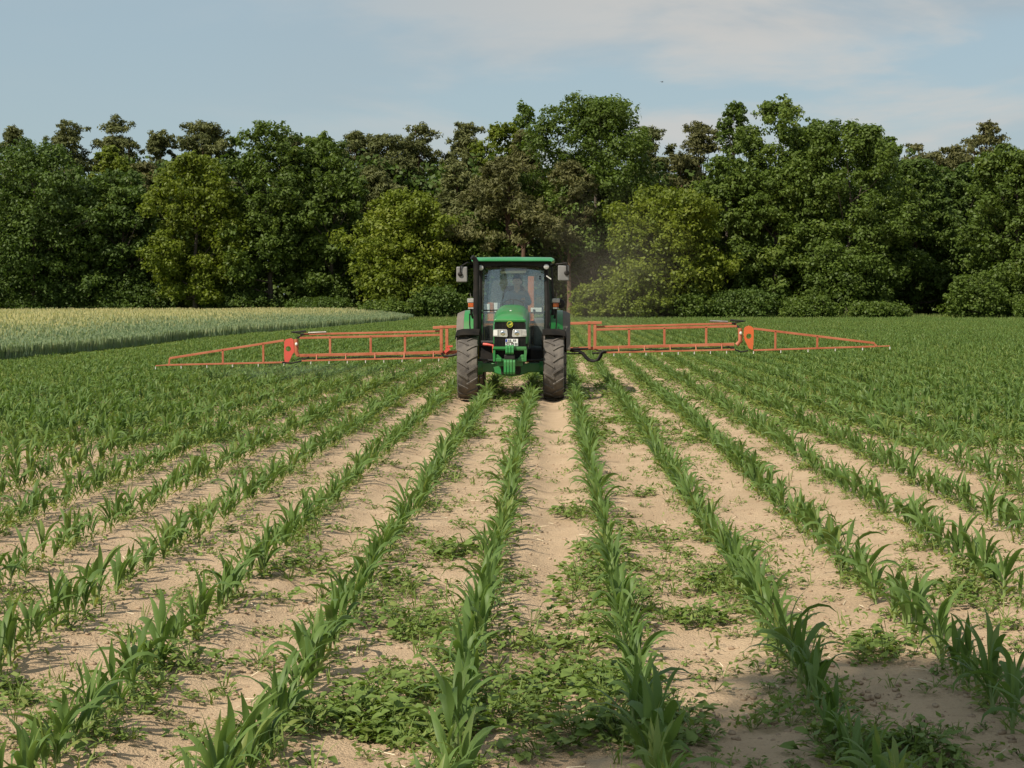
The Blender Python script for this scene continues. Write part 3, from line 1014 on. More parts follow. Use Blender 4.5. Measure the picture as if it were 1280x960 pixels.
n = 60000
wy = 4.8 + 31 * r.random(n) ** 1.25
wx = r.uniform(-1, 1, n) * (.31 * wy + .8)
wx, wy = wx + .12 * (vnoise(wx * 5, wy * 4, 61) - .5), wy + .3 * (vnoise(wx * 4, wy * 3, 62) - .5)
dens = vnoise(wx * 1.6 + 5, wy * .8, 31) * .6 + vnoise(wx * 4.2, wy * 2.4, 32) * .4
rowd = np.abs((wx - ROW0 + PITCH / 2) % PITCH - PITCH / 2)
prob = np.clip((dens - .47) * 2.4, .13, .8) + .55 * np.exp(-(rowd / .09) ** 2)
for (cx, cy, rx, ry, k) in PATCH:
    prob = prob + .5 * np.exp(-((wx - cx) / rx) ** 2 - ((wy - cy) / ry) ** 2)
for tx in (.02, -1.49):
    prob = prob * np.where((np.abs(wx - tx) < .14) & (np.abs(wy - 7.7) > 1.8), .35, 1)
keep = r.random(n) < prob * .30
wx, wy, dens = wx[keep], wy[keep], dens[keep]
n = len(wx)
big = (r.random(n) < .12) & (dens > .47)
which = np.where(big, len(SMALLW) + r.integers(0, 6, n), r.integers(0, len(SMALLW), n))
scw = np.where(big, r.uniform(.3, .6, n), r.uniform(.6, 1.35, n))
V, Q, T = merge(SMALLW + BIGW, which, np.stack([wx, wy, hz(wx, wy)], 1), r.uniform(0, 6.28, n), scw, r.normal(0, .07, n))
# far weeds: sparse green veil between the rows
n2 = 150000
fy = 21 + 130.5 * r.random(n2) ** 1.15
fx = r.uniform(-1, 1, n2) * (.34 * fy)
fp = .12 + .3 * np.clip((np.abs(fx + .5) - 3.5) / 3, 0, 1) + .95 * np.clip((fy - 26) / 40, 0, 1) + .7 * (vnoise(fx * 1.3 + .4 * fy, fy * .5, 41) * .5 + vnoise(fx * 3, fy * 1.1, 42) * .5 - .5)
path = (np.abs((fx - ROW0) % PITCH - PITCH / 2) < .15) & (np.abs(fx) < 4)
fp = np.where(path, fp * np.clip(.25 + (fy - 45) / 50, .25, 1), fp)
fk = (fx > wheat_edge(fy) - .3) & (r.random(n2) < fp)
for tx in (-1.485, .015):
    fk &= ~((np.abs(fx - tx) < .3) & (fy < 35))
fx, fy = fx[fk], fy[fk]
n2 = len(fx)
V2, Q2, T2 = merge(SMALLW[:6], r.integers(0, 6, n2), np.stack([fx, fy, hz(fx, fy)], 1), r.uniform(0, 6.28, n2), r.uniform(1.1, 2.1, n2), r.normal(0, .07, n2))
o = qobj('weeds', np.concatenate([V, V2]), np.concatenate([Q, Q2 + len(V)]), np.concatenate([T, T2]), M_weed)
tag(o, kind='stuff')
o['label'] = 'scattered small weeds and seedlings on the sandy soil'

# clods, pebbles and bits of straw lying about
n = 15000
cy = 5 + 17 * r.random(n) ** 1.4
cx = r.uniform(-1, 1, n) * (.31 * cy + .5)
def clod(seed):
    q = np.random.default_rng(seed)
    mb = MB().ball((0, 0, .2), 1, .8, .55, 7, 4)
    v = np.array(mb.v) * q.uniform(.75, 1.2, (len(mb.v), 1))
    return v, np.array(mb.f), np.zeros(len(mb.f))
V, Q, T = merge([clod(k) for k in range(5)], r.integers(0, 5, n), np.stack([cx, cy, hz(cx, cy)], 1), r.uniform(0, 6.28, n), .004 + .018 * r.random(n) ** 3.5, np.zeros(n))
o = qobj('soil_clods', V, Q, T, M_clod)
tag(o, kind='stuff')
o['label'] = 'small crumbs of dry soil'
n = 420
cy = 6 + 16 * r.random(n) ** 1.3
cx = r.uniform(-1, 1, n) * (.31 * cy)
az = r.uniform(0, 6.28, n)
mb = MB()
for a, b, t, z in zip(cx, cy, az, hz(cx, cy)):
    l = r.uniform(.008, .05)
    d = Vector((math.cos(t) * l, math.sin(t) * l, r.uniform(-.01, .012)))
    p = Vector((a, b, z + .008))
    mb.tube([p - d, p + d], .0026, 4)
o = mb.build('straw_bits', M_straw)
tag(o, kind='stuff')
o['label'] = 'short bleached straw bits scattered on the soil'

# ------------------------------------------------------------------ tractor (x right, y back, z up; origin under the front axle)
TR = empty('tractor', (-.735, 31.0, 0))
tag(TR, 'green farm tractor driving towards the viewer between maize rows', 'tractor')

def wheel(cx, cy, rad, wid, lugs, side):
    w = empty('wheel', (cx, cy, rad), TR)
    hw = wid / 2
    mb = MB()
    rimr = rad * .6
    prof = [(rimr, -hw * .8), (rimr * 1.1, -hw * .98), (rad * .86, -hw), (rad * .94, -hw * .93), (rad * .962, -hw * .6), (rad * .968, 0), (rad * .962, hw * .6), (rad * .94, hw * .93), (rad * .86, hw), (rimr * 1.1, hw * .98), (rimr, hw * .8)]
    mb.lathe(prof, (0, 0, 0), 'x', 48)
    for k in range(lugs):
        for sd in (-1, 1):
            t0 = 2 * math.pi * (k + (.5 if sd > 0 else 0)) / lugs
            ring = []
            for j, (u, dt, hr) in enumerate(((-.06, 0.0, 1.0), (.4, .10, 1.0), (.8, .17, .995), (1.0, .21, .95), (1.02, .24, .87))):
                tt = t0 + dt
                tw = .034 * (.62 / rad)
                rr1, rr0 = rad * hr, rad * hr - .035
                q = []
                for (rr, dtt) in ((rr0, -tw * 1.25), (rr1, -tw * .8), (rr1, tw * .8), (rr0, tw * 1.25)):
                    a = tt + dtt
                    q.append((sd * u * hw, -rr * math.cos(a), rr * math.sin(a)))
                ring.append(q)
            mb.loft(ring)
    mb.build('tyre', M_tyre, w, smooth=True)
    rb = MB()
    rb.lathe([(rimr * 1.04, -hw * .95), (rimr * .98, -hw * .9), (rimr * .9, -hw * .55), (rimr * .9, hw * .55), (rimr * .98, hw * .9), (rimr * 1.04, hw * .95)], (0, 0, 0), 'x', 36)
    rb.lathe([(.03, side * hw * .35), (rimr * .35, side * hw * .3), (rimr * .75, side * hw * .1), (rimr * .92, side * hw * .2)], (0, 0, 0), 'x', 36)
    rb.lathe([(.02, side * hw * .95), (.09, side * hw * .9), (.11, side * hw * .3)], (0, 0, 0), 'x', 16)
    for k in range(8):
        t = k * math.pi / 4
        rb.tube([(side * hw * .25, rimr * .27 * math.cos(t), rimr * .27 * math.sin(t)), (side * hw * .42, rimr * .27 * math.cos(t), rimr * .27 * math.sin(t))], .014, 6)
    rb.build('rim', M_yellow, w, smooth=True)
    return w
for sx in (-1, 1):
    wheel(sx * .75, 0, .585, .36, 17, sx)
    wheel(sx * .77, 2.3, .755, .44, 19, sx)

# front fenders: black arcs over the front tyres, drooping outwards
for sx in (-1, 1):
    mb = MB()
    rings = []
    for j in range(11):
        a = R(58 + 98 * j / 10)                    # from front over the top to the back
        ca, sa = -math.cos(a), math.sin(a)
        sec = []
        for (u, rr) in ((-.20, .655), (-.1, .665), (.1, .66), (.2, .635), (.225, .57), (.21, .57), (.19, .622), (.1, .645), (-.1, .65), (-.2, .64)):
            sec.append((sx * (.75 + u), rr * ca, .585 + rr * sa))
        rings.append(sec)
    mb.loft(rings)
    o = mb.build('front_fender', M_mud, TR, smooth=True)
    st = MB().tube([(sx * .56, .05, .75), (sx * .55, .02, 1.1), (sx * .62, 0, 1.235)], .018, 6)
    st.build('fender_stay', M_dark, o)

# rear fenders
for sx in (-1, 1):
    def arc(x0, x1, r0, r1, a0, a1, name, m, par):
        mb = MB()
        rings = []
        for j in range(15):
            a = R(a0 + (a1 - a0) * j / 14)
            ca, sa = -math.cos(a), math.sin(a)
            rings.append([(sx * x0, 2.3 + r0 * ca, .755 + r0 * sa), (sx * (x0 + x1) / 2, 2.3 + (r0 + r1) / 2 * 1.008 * ca, .755 + (r0 + r1) / 2 * 1.008 * sa), (sx * x1, 2.3 + r1 * ca, .755 + r1 * sa),
                          (sx * x1, 2.3 + (r1 - .02) * ca, .755 + (r1 - .02) * sa), (sx * x0, 2.3 + (r0 - .02) * ca, .755 + (r0 - .02) * sa)])
        mb.loft(rings)
        return mb.build(name, m, par, smooth=True)
    f = arc(.60, .92, .81, .80, 8, 168, 'rear_fender', M_green, TR)
    arc(.922, 1.06, .80, .745, 6, 165, 'fender_extension', M_fext, f)
    mb = MB()                                       # inner green cheek of the fender
    pts = [(2.3 - .80 * math.cos(R(a)), .755 + .80 * math.sin(R(a))) for a in range(10, 171, 10)]
    mb.prism(pts + [(2.95, .9), (1.62, .9)], sx * .575, sx * .598, 'x')
    mb.build('fender_cheek', M_green, f)
    MB().tube([(sx * .80, 1.50, 1.5), (sx * .80, 1.49, 1.3), (sx * .79, 1.47, 1.2), (sx * .72, 1.44, 1.16), (sx * .62, 1.42, 1.15)], .013, 6).build('grab_rail', M_black, f)

# engine bonnet
mb = MB()
rings = []
for y, zt, w, wt in ((-.78, 1.43, .275, .235), (-.72, 1.47, .29, .225), (-.5, 1.53, .295, .215), (0, 1.60, .30, .21), (.6, 1.645, .30, .205), (1.1, 1.665, .30, .20)):
    zs = zt - .11
    rings.append([(-w, y, 1.0), (-w - .005, y, zs - .12), (-w + .012, y, zs), (-wt, y, zt - .025), (-wt * .6, y, zt - .004), (0, y, zt), (wt * .6, y, zt - .004), (wt, y, zt - .025), (w - .012, y, zs), (w + .005, y, zs - .12), (w, y, 1.0)])
rings[0] = [(x * .97, y, z if z < 1.2 else z) for x, y, z in rings[0]]
mb.loft(rings)
# the nose is cut off above the grille: front ring starts at z 1.36
bon = mb.build('bonnet', M_green, TR, smooth=True)
MB().ball((0, -.30, 1.563), .022, .03, .012, 8, 6).build('bonnet_catch', M_white, bon, smooth=True)
gm = MB()
gm.prism([(-.272, .75), (.272, .75), (.268, 1.34), (.24, 1.385), (-.24, 1.385), (-.268, 1.34)], -.86, -.77)
for k in range(-10, 11):
    gm.box(k * .025 - .004, k * .025 + .004, -.872, -.858, 1.255, 1.37)
    gm.box(k * .025 - .004, k * .025 + .004, -.872, -.858, .77, 1.09)
gr = gm.build('radiator_grille', M_black, TR)
lip = MB().prism([(-.285, 1.372), (.285, 1.372), (.262, 1.43), (-.262, 1.43)], -.885, -.70)
lip.build('bonnet_lip', M_green, bon, bevel=.02)
bd = MB().lathe([(.001, -.012), (.05, -.012), (.056, -.006), (.056, 0)], (0, -.872, 1.335), 'y', 20)
bd = bd.build('emblem', M_badgegreen, gr)
e = MB().lathe([(.046, -.016), (.052, -.016), (.052, -.010), (.046, -.010), (.046, -.016)], (0, -.872, 1.335), 'y', 20)
deer = [(-.036, -.02), (-.026, -.012), (-.012, -.004), (.006, 0), (.018, .01), (.014, .028), (.022, .022), (.026, .03), (.03, .014), (.038, .006), (.028, .0), (.022, -.012), (.03, -.026), (.016, -.014), (.0, -.014), (-.018, -.014), (-.028, -.026), (-.026, -.018)]
e.prism([(x, 1.335 + z) for x, z in deer], -.889, -.885)
e.build('leaping_deer', M_badge, bd)
for sx in (-1, 1):
    h = MB().prism([(sx * .035, 1.135), (sx * .05, 1.115), (sx * .285, 1.125), (sx * .29, 1.145), (sx * .285, 1.24), (sx * .26, 1.25), (sx * .06, 1.25), (sx * .045, 1.235)], -.885, -.84)
    h = h.build('headlight', M_lens, TR, bevel=.006)
    MB().lathe([(.002, -.892), (.028, -.893), (.04, -.889), (.044, -.885)], (sx * .12, 0, 1.184), 'y', 20).build('reflector', M_reflector, h, smooth=True)
    MB().box(sx * .12 - .025, sx * .12 + .025, -.9, -.893, 1.183, 1.196).build('bulb_shade', M_black, h)
    MB().box(sx * .2 - .003, sx * .2 + .003, -.89, -.884, 1.13, 1.243).build('lamp_divider', M_grey, h)
    MB().box(sx * .245 - .033, sx * .245 + .033, -.891, -.8855, 1.14, 1.235).build('side_lamp', M_platewhite if sx < 0 else M_lens, h, bevel=.004)

# number plate with two lines of dark characters and the blue band
pm = MB().box(-.075, .14, -.905, -.893, .965, 1.085).build('number_plate', M_platewhite, TR, bevel=.004)
MB().box(-.073, -.045, -.908, -.9055, 1.03, 1.082).build('country_band', M_plateblue, pm)
ch = MB()
def stroke(x, z, w, h):
    ch.box(x, x + w, -.9085, -.9055, z, z + h)
for x0 in (-.03, .0, .055, .085):
    stroke(x0, 1.037, .006, .038); stroke(x0 + .014, 1.037, .006, .038); stroke(x0, 1.07, .02, .006); stroke(x0, 1.052, .02, .006)
for x0 in (-.055, -.025, .02, .05, .085, .11):
    stroke(x0, .977, .006, .038); stroke(x0 + .012, .985, .006, .03); stroke(x0, 1.009, .018, .006)
    stroke(x0, .977, .018, .006)
ch.build('plate_characters', M_ink, pm)
pf = MB()
pf.box(-.08, .145, -.893, -.872, .96, 1.09)
pf.build('plate_holder', M_black, pm)

# front support with weights
fs = MB()
fs.box(-.285, .285, -1.0, -.90, .905, .955)
fs.box(-.285, -.245, -1.0, -.90, .70, .905)
fs.box(.245, .285, -1.0, -.90, .70, .905)
fs.box(-.245, -.14, -.985, -.92, .70, .76)
fs.box(.14, .245, -.985, -.92, .70, .76)
fs.prism([(-.245, .70), (-.12, .70), (-.12, .74), (-.2, .82), (-.245, .82)], -.97, -.93)
fs.prism([(.245, .70), (.12, .70), (.12, .74), (.2, .82), (.245, .82)], -.97, -.93)
fs.box(-.22, .22, -.90, .5, .62, .745)
fs = fs.build('front_support', M_green, TR, bevel=.008)
for k in range(4):
    x = -.075 + k * .05
    wm = MB()
    wm.prism([(-1.18, .49), (-1.2, .53), (-1.2, .70), (-1.165, .735), (-1.06, .735), (-1.02, .70), (-1.02, .5)], x - .021, x + .021, 'x')
    wm.build('front_weight', M_green, TR, bevel=.006)
for k in range(3):
    x = -.05 + k * .05
    wm = MB()
    wm.prism([(-1.12, .83), (-1.14, .86), (-1.13, .95), (-1.09, .985), (-1.03, .985), (-1.005, .83)], x - .02, x + .02, 'x')
    wm.build('front_weight', M_green, TR, bevel=.006)
MB().tube([(-.05, -1.06, 1.0), (-.05, -1.06, 1.03), (.0, -1.07, 1.035), (.05, -1.06, 1.03), (.05, -1.06, 1.0)], .012, 6).build('tow_pin', M_steel, TR)
MB().box(-.09, .09, -1.1, -1.0, .745, .82).build('hitch_block', M_dark, TR, bevel=.01)

# front axle
ax = MB()
ax.loft([[(-.56, -.09, .48), (-.56, .09, .48), (-.56, .09, .64), (-.56, -.09, .64)], [(-.33, -.10, .485), (-.33, .1, .485), (-.33, .1, .645), (-.33, -.1, .645)],
         [(-.17, -.14, .43), (-.17, .12, .43), (-.17, .12, .62), (-.17, -.14, .62)], [(0, -.17, .41), (0, .12, .41), (0, .12, .62), (0, -.17, .62)], [(.17, -.14, .43), (.17, .12, .43), (.17, .12, .62), (.17, -.14, .62)],
         [(.33, -.1, .485), (.33, .1, .485), (.33, .1, .645), (.33, -.1, .645)], [(.56, -.09, .48), (.56, .09, .48), (.56, .09, .64), (.56, -.09, .64)]])
ax = ax.build('front_axle', M_green, TR, bevel=.02)
for sx in (-1, 1):
    MB().lathe([(.01, sx * .50), (.13, sx * .50), (.15, sx * .56), (.15, sx * .64), (.02, sx * .66)], (0, 0, .575), 'x', 20).build('axle_hub', M_green, ax, smooth=True)
MB().tube([(-.58, -.16, .70), (-.2, -.17, .69), (.2, -.17, .69), (.58, -.16, .70)], .02, 8).build('tie_rod', M_dark, ax)
mb = MB()
for x in (-.27, -.23, -.19):
    mb.tube([(x, -.12, .63), (x, -.12, .665)], .014, 6)
mb.build('grease_fitting', M_steel, ax)

# engine, gearbox, rear axle
en = MB()
en.box(-.24, .24, -.6, 1.2, .62, 1.02)
en.box(-.2, .2, 1.2, 2.7, .45, .85)
en.box(-.17, .17, -.3, 1.1, .45, .62)
en.tube([(-.62, 2.3, .755), (.62, 2.3, .755)], .14, 12)
en.build('engine_block', M_dark, TR, bevel=.02)
for sx in (-1, 1):
    ep = MB().box(sx * .245, sx * .285, -.66, 1.1, .78, 1.03).build('side_panel', M_black, TR, bevel=.01)
    MB().tube([(sx * .33, .35, .66), (sx * .42, .4, .62), (sx * .47, .5, .6)], .03, 8).build('steering_ram', M_dark, TR)
MB().tube([(-.52, .75, .955), (-.45, .72, .95), (-.34, .7, .93), (-.33, .68, .8)], .024, 8).build('red_hose', M_redplate, TR)
fb = MB().box(-.62, -.30, .95, 1.9, .55, .93).build('fuel_tank', M_black, TR, bevel=.04)
MB().box(.3, .62, .95, 1.9, .5, .88).build('battery_box', M_black, TR, bevel=.04)
for sx in (-1, 1):
    s_ = MB()
    for z in (.5, .75):
        s_.box(sx * .60, sx * .80, 1.15, 1.42, z, z + .025)
    s_.bar((sx * .79, 1.16, .48), (sx * .79, 1.16, 1.05), .02, .03)
    s_.bar((sx * .79, 1.41, .48), (sx * .79, 1.41, 1.05), .02, .03)
    s_.build('cab_step', M_black, TR)

# cab
cf = MB()
A = [(-.60, 1.22, .82), (.62, 1.22, .82), (-.585, 1.30, 2.38), (.605, 1.30, 2.38)]
cf.tube([A[0], (-.615, 1.19, 1.6), A[2]], .045, 8)
cf.tube([A[1], (.635, 1.19, 1.6), A[3]], .045, 8)
for sx in (-1, 1):
    cf.tube([(sx * .70, 1.95, .95), (sx * .74, 1.95, 1.6), (sx * .69, 1.95, 2.4)], .035, 8)
    cf.tube([(sx * .66, 2.9, 1.3), (sx * .66, 2.9, 2.4)], .04, 8)
    cf.tube([(sx * .62, 1.22, .85), (sx * .71, 1.95, .95)], .035, 8)
    cf.tube([(sx * .60, 1.3, 2.39), (sx * .69, 1.95, 2.41), (sx * .66, 2.9, 2.4)], .04, 8)
    cf.tube([(sx * .72, 1.95, 1.3), (sx * .66, 2.9, 1.32)], .035, 8)
cf.bar((-.6, 1.29, 2.40), (.62, 1.29, 2.40), .06, .09)
cf.bar((-.66, 2.9, 2.40), (.66, 2.9, 2.40), .06, .07)
cf.bar((-.66, 2.9, 1.32), (.66, 2.9, 1.32), .06, .07)
cf.bar((-.6, 1.215, .82), (.62, 1.215, .82), .06, .07)
cf.bar((-.6, 1.2, 1.515), (.62, 1.2, 1.515), .025, .02)
cab = cf.build('cab_frame', M_black, TR, smooth=True)
MB().box(-.62, .62, 2.92, 2.95, .7, 1.28).build('rear_panel', M_dark, TR)
cfl = MB().box(-.6, .6, 1.25, 2.9, .84, .9).build('cab_floor', M_int, cab)
rf = MB()                                           # roof: dark underside with visor, green shell on top
rings = []
for y, zt, hw_ in ((.98, 2.475, .70), (1.02, 2.50, .735), (1.3, 2.535, .755), (2.2, 2.55, .765), (2.9, 2.53, .755), (3.05, 2.49, .72)):
    rings.append([(-hw_, y, 2.455), (-hw_ - .004, y, zt - .035), (-hw_ + .05, y, zt - .004), (-hw_ * .5, y, zt), (0, y, zt + .003), (hw_ * .5, y, zt), (hw_ - .05, y, zt - .004), (hw_ + .004, y, zt - .035), (hw_, y, 2.455)])
rf.loft(rings)
roof = rf.build('roof', M_roofgreen, TR, smooth=True)
vz = MB()
n = 12
top = [(-.69 + 1.38 * k / n, 2.454) for k in range(n + 1)]
botm = [(-.69 + 1.38 * k / n, 2.385 - .06 * abs(-1 + 2 * k / n) ** 2.2) for k in range(n, -1, -1)]
vz.prism(top + botm, 1.06, 1.24)
vz.box(-.70, .70, 1.241, 2.95, 2.42, 2.454)
vz.build('roof_visor', M_black, roof)

def pane(c, name, m, par, t=.006):
    """four corners in order -> a thin closed pane"""
    a, b, d = Vector(c[0]), Vector(c[1]), Vector(c[3])
    nrm = (b - a).cross(d - a).normalized() * t
    vs = [Vector(p) for p in c] + [Vector(p) + nrm for p in c]
    return MB().add(vs, [(0, 1, 2, 3), (7, 6, 5, 4), (0, 4, 5, 1), (1, 5, 6, 2), (2, 6, 7, 3), (3, 7, 4, 0)]).build(name, m, par)
# bowed windscreen
ws = MB()
cols = 9
rows_ = [(.86, 1.185), (1.2, 1.17), (1.515, 1.17), (1.95, 1.21), (2.36, 1.275)]
vs, fs_ = [], []
for off in (0, .006):
    for z, y in rows_:
        for k in range(cols):
            u = -1 + 2 * k / (cols - 1)
            vs.append((.01 + u * .565, y - .05 * (1 - u * u) + off, z))
nr_ = len(rows_)
for o_ in (0, nr_ * cols):
    for i in range(nr_ - 1):
        for k in range(cols - 1):
            b = o_ + i * cols + k
            fs_.append((b, b + 1, b + cols + 1, b + cols))
ws.add(vs, fs_)
wsc = ws.build('windscreen', M_glass, TR, smooth=True)
for sx in (-1, 1):
    pane([(sx * .625, 1.27, .88), (sx * .705, 1.92, .98), (sx * .70, 1.92, 2.38), (sx * .60, 1.33, 2.36)], 'door_window', M_sideglass, TR)
    pane([(sx * .725, 1.98, 1.35), (sx * .665, 2.86, 1.37), (sx * .665, 2.86, 2.36), (sx * .695, 1.98, 2.38)], 'side_window', M_sideglass, TR)
    hd = MB().tube([(sx * .66, 1.4, 1.05), (sx * .69, 1.42, 1.3), (sx * .68, 1.5, 1.5)], .012, 6).build('door_handle', M_black, TR)
pane([(-.62, 2.89, 1.37), (.62, 2.89, 1.37), (.62, 2.89, 2.36), (-.62, 2.89, 2.36)], 'rear_window', M_sideglass, TR)
mb = MB().tube([(-.54, 1.145, 1.56), (0.03, 1.11, 1.575)], .011, 6)
mb.tube([(.03, 1.10, 1.575), (.06, 1.095, 1.545)], .03, 8)
mb.build('wiper', M_black, TR)
for x, z in ((-.49, 2.18), (-.49, 2.14), (.5, 2.18), (.5, 2.14)):
    MB().lathe([(.001, -.012), (.013, -.01), (.015, 0)], (x, 1.22, z), 'y', 10).build('window_bolt', M_black, wsc)

# things inside the cab
MB().box(-.23, .25, 1.40, 1.42, 2.27, 2.37).build('upper_panel', M_int, TR)  # flat grey panel high up behind the windscreen
MB().tube([(-.22, 1.385, 2.262), (-.2, 1.38, 2.262), (.22, 1.38, 2.274), (.24, 1.385, 2.274)], [.02, .028, .028, .02], 10).build('cream_bar', M_cream, TR, smooth=True)  # cream bar along the lower edge of the grey panel
dsh = MB().prism([(-.30, .9), (.32, .9), (.32, 1.5), (.2, 1.58), (-.18, 1.58), (-.30, 1.5)], 1.34, 1.62).build('dashboard', M_int, TR, bevel=.03)
mb = MB()
cw = Vector((.0, 1.70, 1.66))
tilt_ = Matrix.Rotation(R(-32), 3, 'X')
mb.tube([cw + tilt_ @ Vector((.19 * math.cos(t), .19 * math.sin(t), 0)) for t in [2 * math.pi * k / 24 for k in range(25)]], .014, 6, caps=False)
for t in (.5, 2.64, 4.71):
    mb.tube([cw + Vector((0, 0, -.03)), cw + tilt_ @ Vector((.19 * math.cos(t), .19 * math.sin(t), 0))], .012, 6)
mb.tube([cw + Vector((0, 0, -.02)), (0, 1.58, 1.5)], .03, 8)
mb.build('steering_wheel', M_black, TR, smooth=True)
st = MB()
st.loft([[(-.25, 1.95, 1.24), (.25, 1.95, 1.24), (.25, 2.42, 1.24), (-.25, 2.42, 1.24)], [(-.26, 1.93, 1.36), (.26, 1.93, 1.36), (.26, 2.44, 1.36), (-.26, 2.44, 1.36)]])
st.loft([[(-.24, 2.36, 1.36), (.24, 2.36, 1.36), (.24, 2.48, 1.36), (-.24, 2.48, 1.36)], [(-.24, 2.40, 1.75), (.24, 2.40, 1.75), (.24, 2.52, 1.75), (-.24, 2.52, 1.75)], [(-.17, 2.44, 2.02), (.17, 2.44, 2.02), (.17, 2.54, 2.02), (-.17, 2.54, 2.02)]])
st.box(-.18, .18, 2.0, 2.4, .9, 1.24)
st.build('seat', M_seat, TR, bevel=.03)
MB().box(.38, .58, 1.6, 2.4, .9, 1.42).build('side_console', M_int, TR, bevel=.04)
MB().box(.33, .53, 1.28, 1.33, 1.53, 1.61).build('control_box', M_white, TR, bevel=.006)
MB().box(.37, .41, 1.268, 1.279, 1.545, 1.58).build('control_dial', M_black, TR)
MB().box(-.53, -.42, 1.30, 1.32, 1.53, 1.68).build('paper_note', M_platewhite, TR)
MB().box(-.35, -.24, 1.45, 1.47, 1.53, 1.70).build('document_holder', M_platewhite, TR)
MB().box(.42, .50, 2.70, 2.76, 1.62, 1.80).build('switch_box', M_cream, TR, bevel=.005)

# exhaust stack beside the left pillar
exh = MB()
exh.tube([(-.655, .98, 1.0), (-.655, .98, 1.2), (-.655, .98, 2.42), (-.68, .96, 2.49), (-.73, .93, 2.53)], [.05, .055, .052, .046, .042], 14)
exh.tube([(-.655, .98, 1.0), (-.55, .9, .98), (-.3, .8, .98)], .045, 10)
exh.build('exhaust_pipe', M_black, TR, smooth=True)

# lamps, mirrors
for sx, cx in ((-1, -.575), (1, .615)):
    l = MB().lathe([(.02, 1.10), (.05, 1.09), (.058, 1.04), (.055, 1.03)], (cx, 0, 2.345 + .01 * sx), 'y', 20).build('work_light', M_black, TR, smooth=True)
    MB().lathe([(.001, 1.022), (.03, 1.024), (.046, 1.03), (.05, 1.038)], (cx, 0, 2.345 + .01 * sx), 'y', 20).build('lamp_lens', M_lens, l, smooth=True)
    mx = -.92 if sx < 0 else .925
    zc = 2.215 if sx < 0 else 2.24
    m_ = MB().box(mx - .10, mx + .10, 1.02, 1.07, zc - .14, zc + .14).build('wing_mirror', M_mirrorback, TR, bevel=.02, seg=3)
    MB().box(mx - .088, mx + .088, 1.071, 1.076, zc - .126, zc + .126).build('mirror_glass', M_reflector, m_)
    arm = MB()
    if sx < 0:
        arm.tube([(-.70, 1.25, 2.40), (-.82, 1.05, 2.43), (-.945, .995, 2.36), (-.95, .995, 2.22)], .013, 8)
        arm.ball((-.95, 1.0, 2.22), .045, .02, .04)
    else:
        arm.tube([(.68, 1.25, 2.36), (.80, 1.05, 2.40), (.98, .995, 2.42), (.985, .99, 2.25)], .016, 8)
        arm.ball((.985, 1.0, 2.24), .05, .02, .045)
    arm.build('mirror_arm', M_black, m_, smooth=True)
    lx = -.775 if sx < 0 else .79
    b = MB().box(lx - .07, lx + .07, 1.50, 1.56, 1.70, 1.78).build('position_lamp', M_lens, TR, bevel=.012)
    MB().box(lx - .055, lx + .05, 1.50, 1.56, 1.615, 1.697).build('indicator_lens', M_amber, b, bevel=.012)
    MB().box(lx - .055, lx + .05, 1.50, 1.56, 1.585, 1.613).build('reflector_strip', M_lens, b, bevel=.006)
    MB().tube([(lx, 1.54, 1.585), (lx, 1.56, 1.5), (lx * .97, 1.7, 1.42)], .022, 8).build('lamp_bracket', M_black, b)
    MB().tube([(lx, 1.54, 1.78), (lx + .02 * sx, 1.54, 1.88)], .006, 5).build('lamp_rod', M_steel, b)
    if sx > 0:
        MB().lathe([(.02, 1.57), (.085, 1.575), (.09, 1.62), (.03, 1.66)], (.87, 0, 1.68), 'y', 18).build('rear_lamp_cup', M_black, b, smooth=True)
MB().bar((.615, 1.1, 2.19), (.70, 1.12, 2.13), .015, .02).build('reflective_catch', M_white, TR)

# ------------------------------------------------------------------ driver
DR = empty('person', (-.735 + .06, 31.0, 0))
tag(DR, 'driver in a blue-grey shirt sitting at the wheel in the tractor cab', 'person')
def skin_body(name, chains, m, parent, sub=2):
    vs, es, rs = [], [], []
    for pts in chains:
        b = len(vs)
        for i, (p, rr) in enumerate(pts):
            if i == 0 and isinstance(p, int):
                continue
            vs.append(p); rs.append(rr)
        if isinstance(pts[0][0], int):
            es.append((pts[0][0], b))
            b0 = b
        for i in range(b, len(vs) - 1):
            es.append((i, i + 1))
    me = bpy.data.meshes.new(name)
    me.from_pydata(vs, es, [])
    o = bpy.data.objects.new(name, me)
    COL.objects.link(o)
    o.parent = parent
    sk = o.modifiers.new('skin', 'SKIN')
    sk.use_smooth_shade = True
    for i, rr in enumerate(rs):
        d = me.skin_vertices[0].data[i]
        d.radius = rr if isinstance(rr, tuple) else (rr, rr)
    me.skin_vertices[0].data[0].use_root = True
    s = o.modifiers.new('sub', 'SUBSURF')
    s.levels = s.render_levels = sub
    me.materials.append(m)
    return o
# clothed body: one continuous surface; 0 pelvis, 1 waist, 2 chest, 3 upper chest, 4 neck base
body = [
 [((0, 2.2, 1.42), (.16, .12)), ((0, 2.24, 1.58), (.15, .11)), ((0, 2.24, 1.74), (.17, .12)), ((0, 2.22, 1.86), (.15, .1)), ((0, 2.2, 1.935), (.07, .07))],
 [(3, 0), ((-.16, 2.21, 1.86), .075), ((-.235, 2.08, 1.68), .055), ((-.17, 1.84, 1.70), .042)],
 [(3, 0), ((.16, 2.21, 1.86), .075), ((.235, 2.08, 1.68), .055), ((.13, 1.84, 1.76), .042)],
 [(0, 0), ((-.11, 2.1, 1.43), .09), ((-.15, 1.78, 1.44), .075), ((-.15, 1.72, 1.1), .055), ((-.15, 1.62, .96), .045)],
 [(0, 0), ((.11, 2.1, 1.43), .09), ((.15, 1.78, 1.44), .075), ((.15, 1.72, 1.1), .055), ((.15, 1.62, .96), .045)],
]
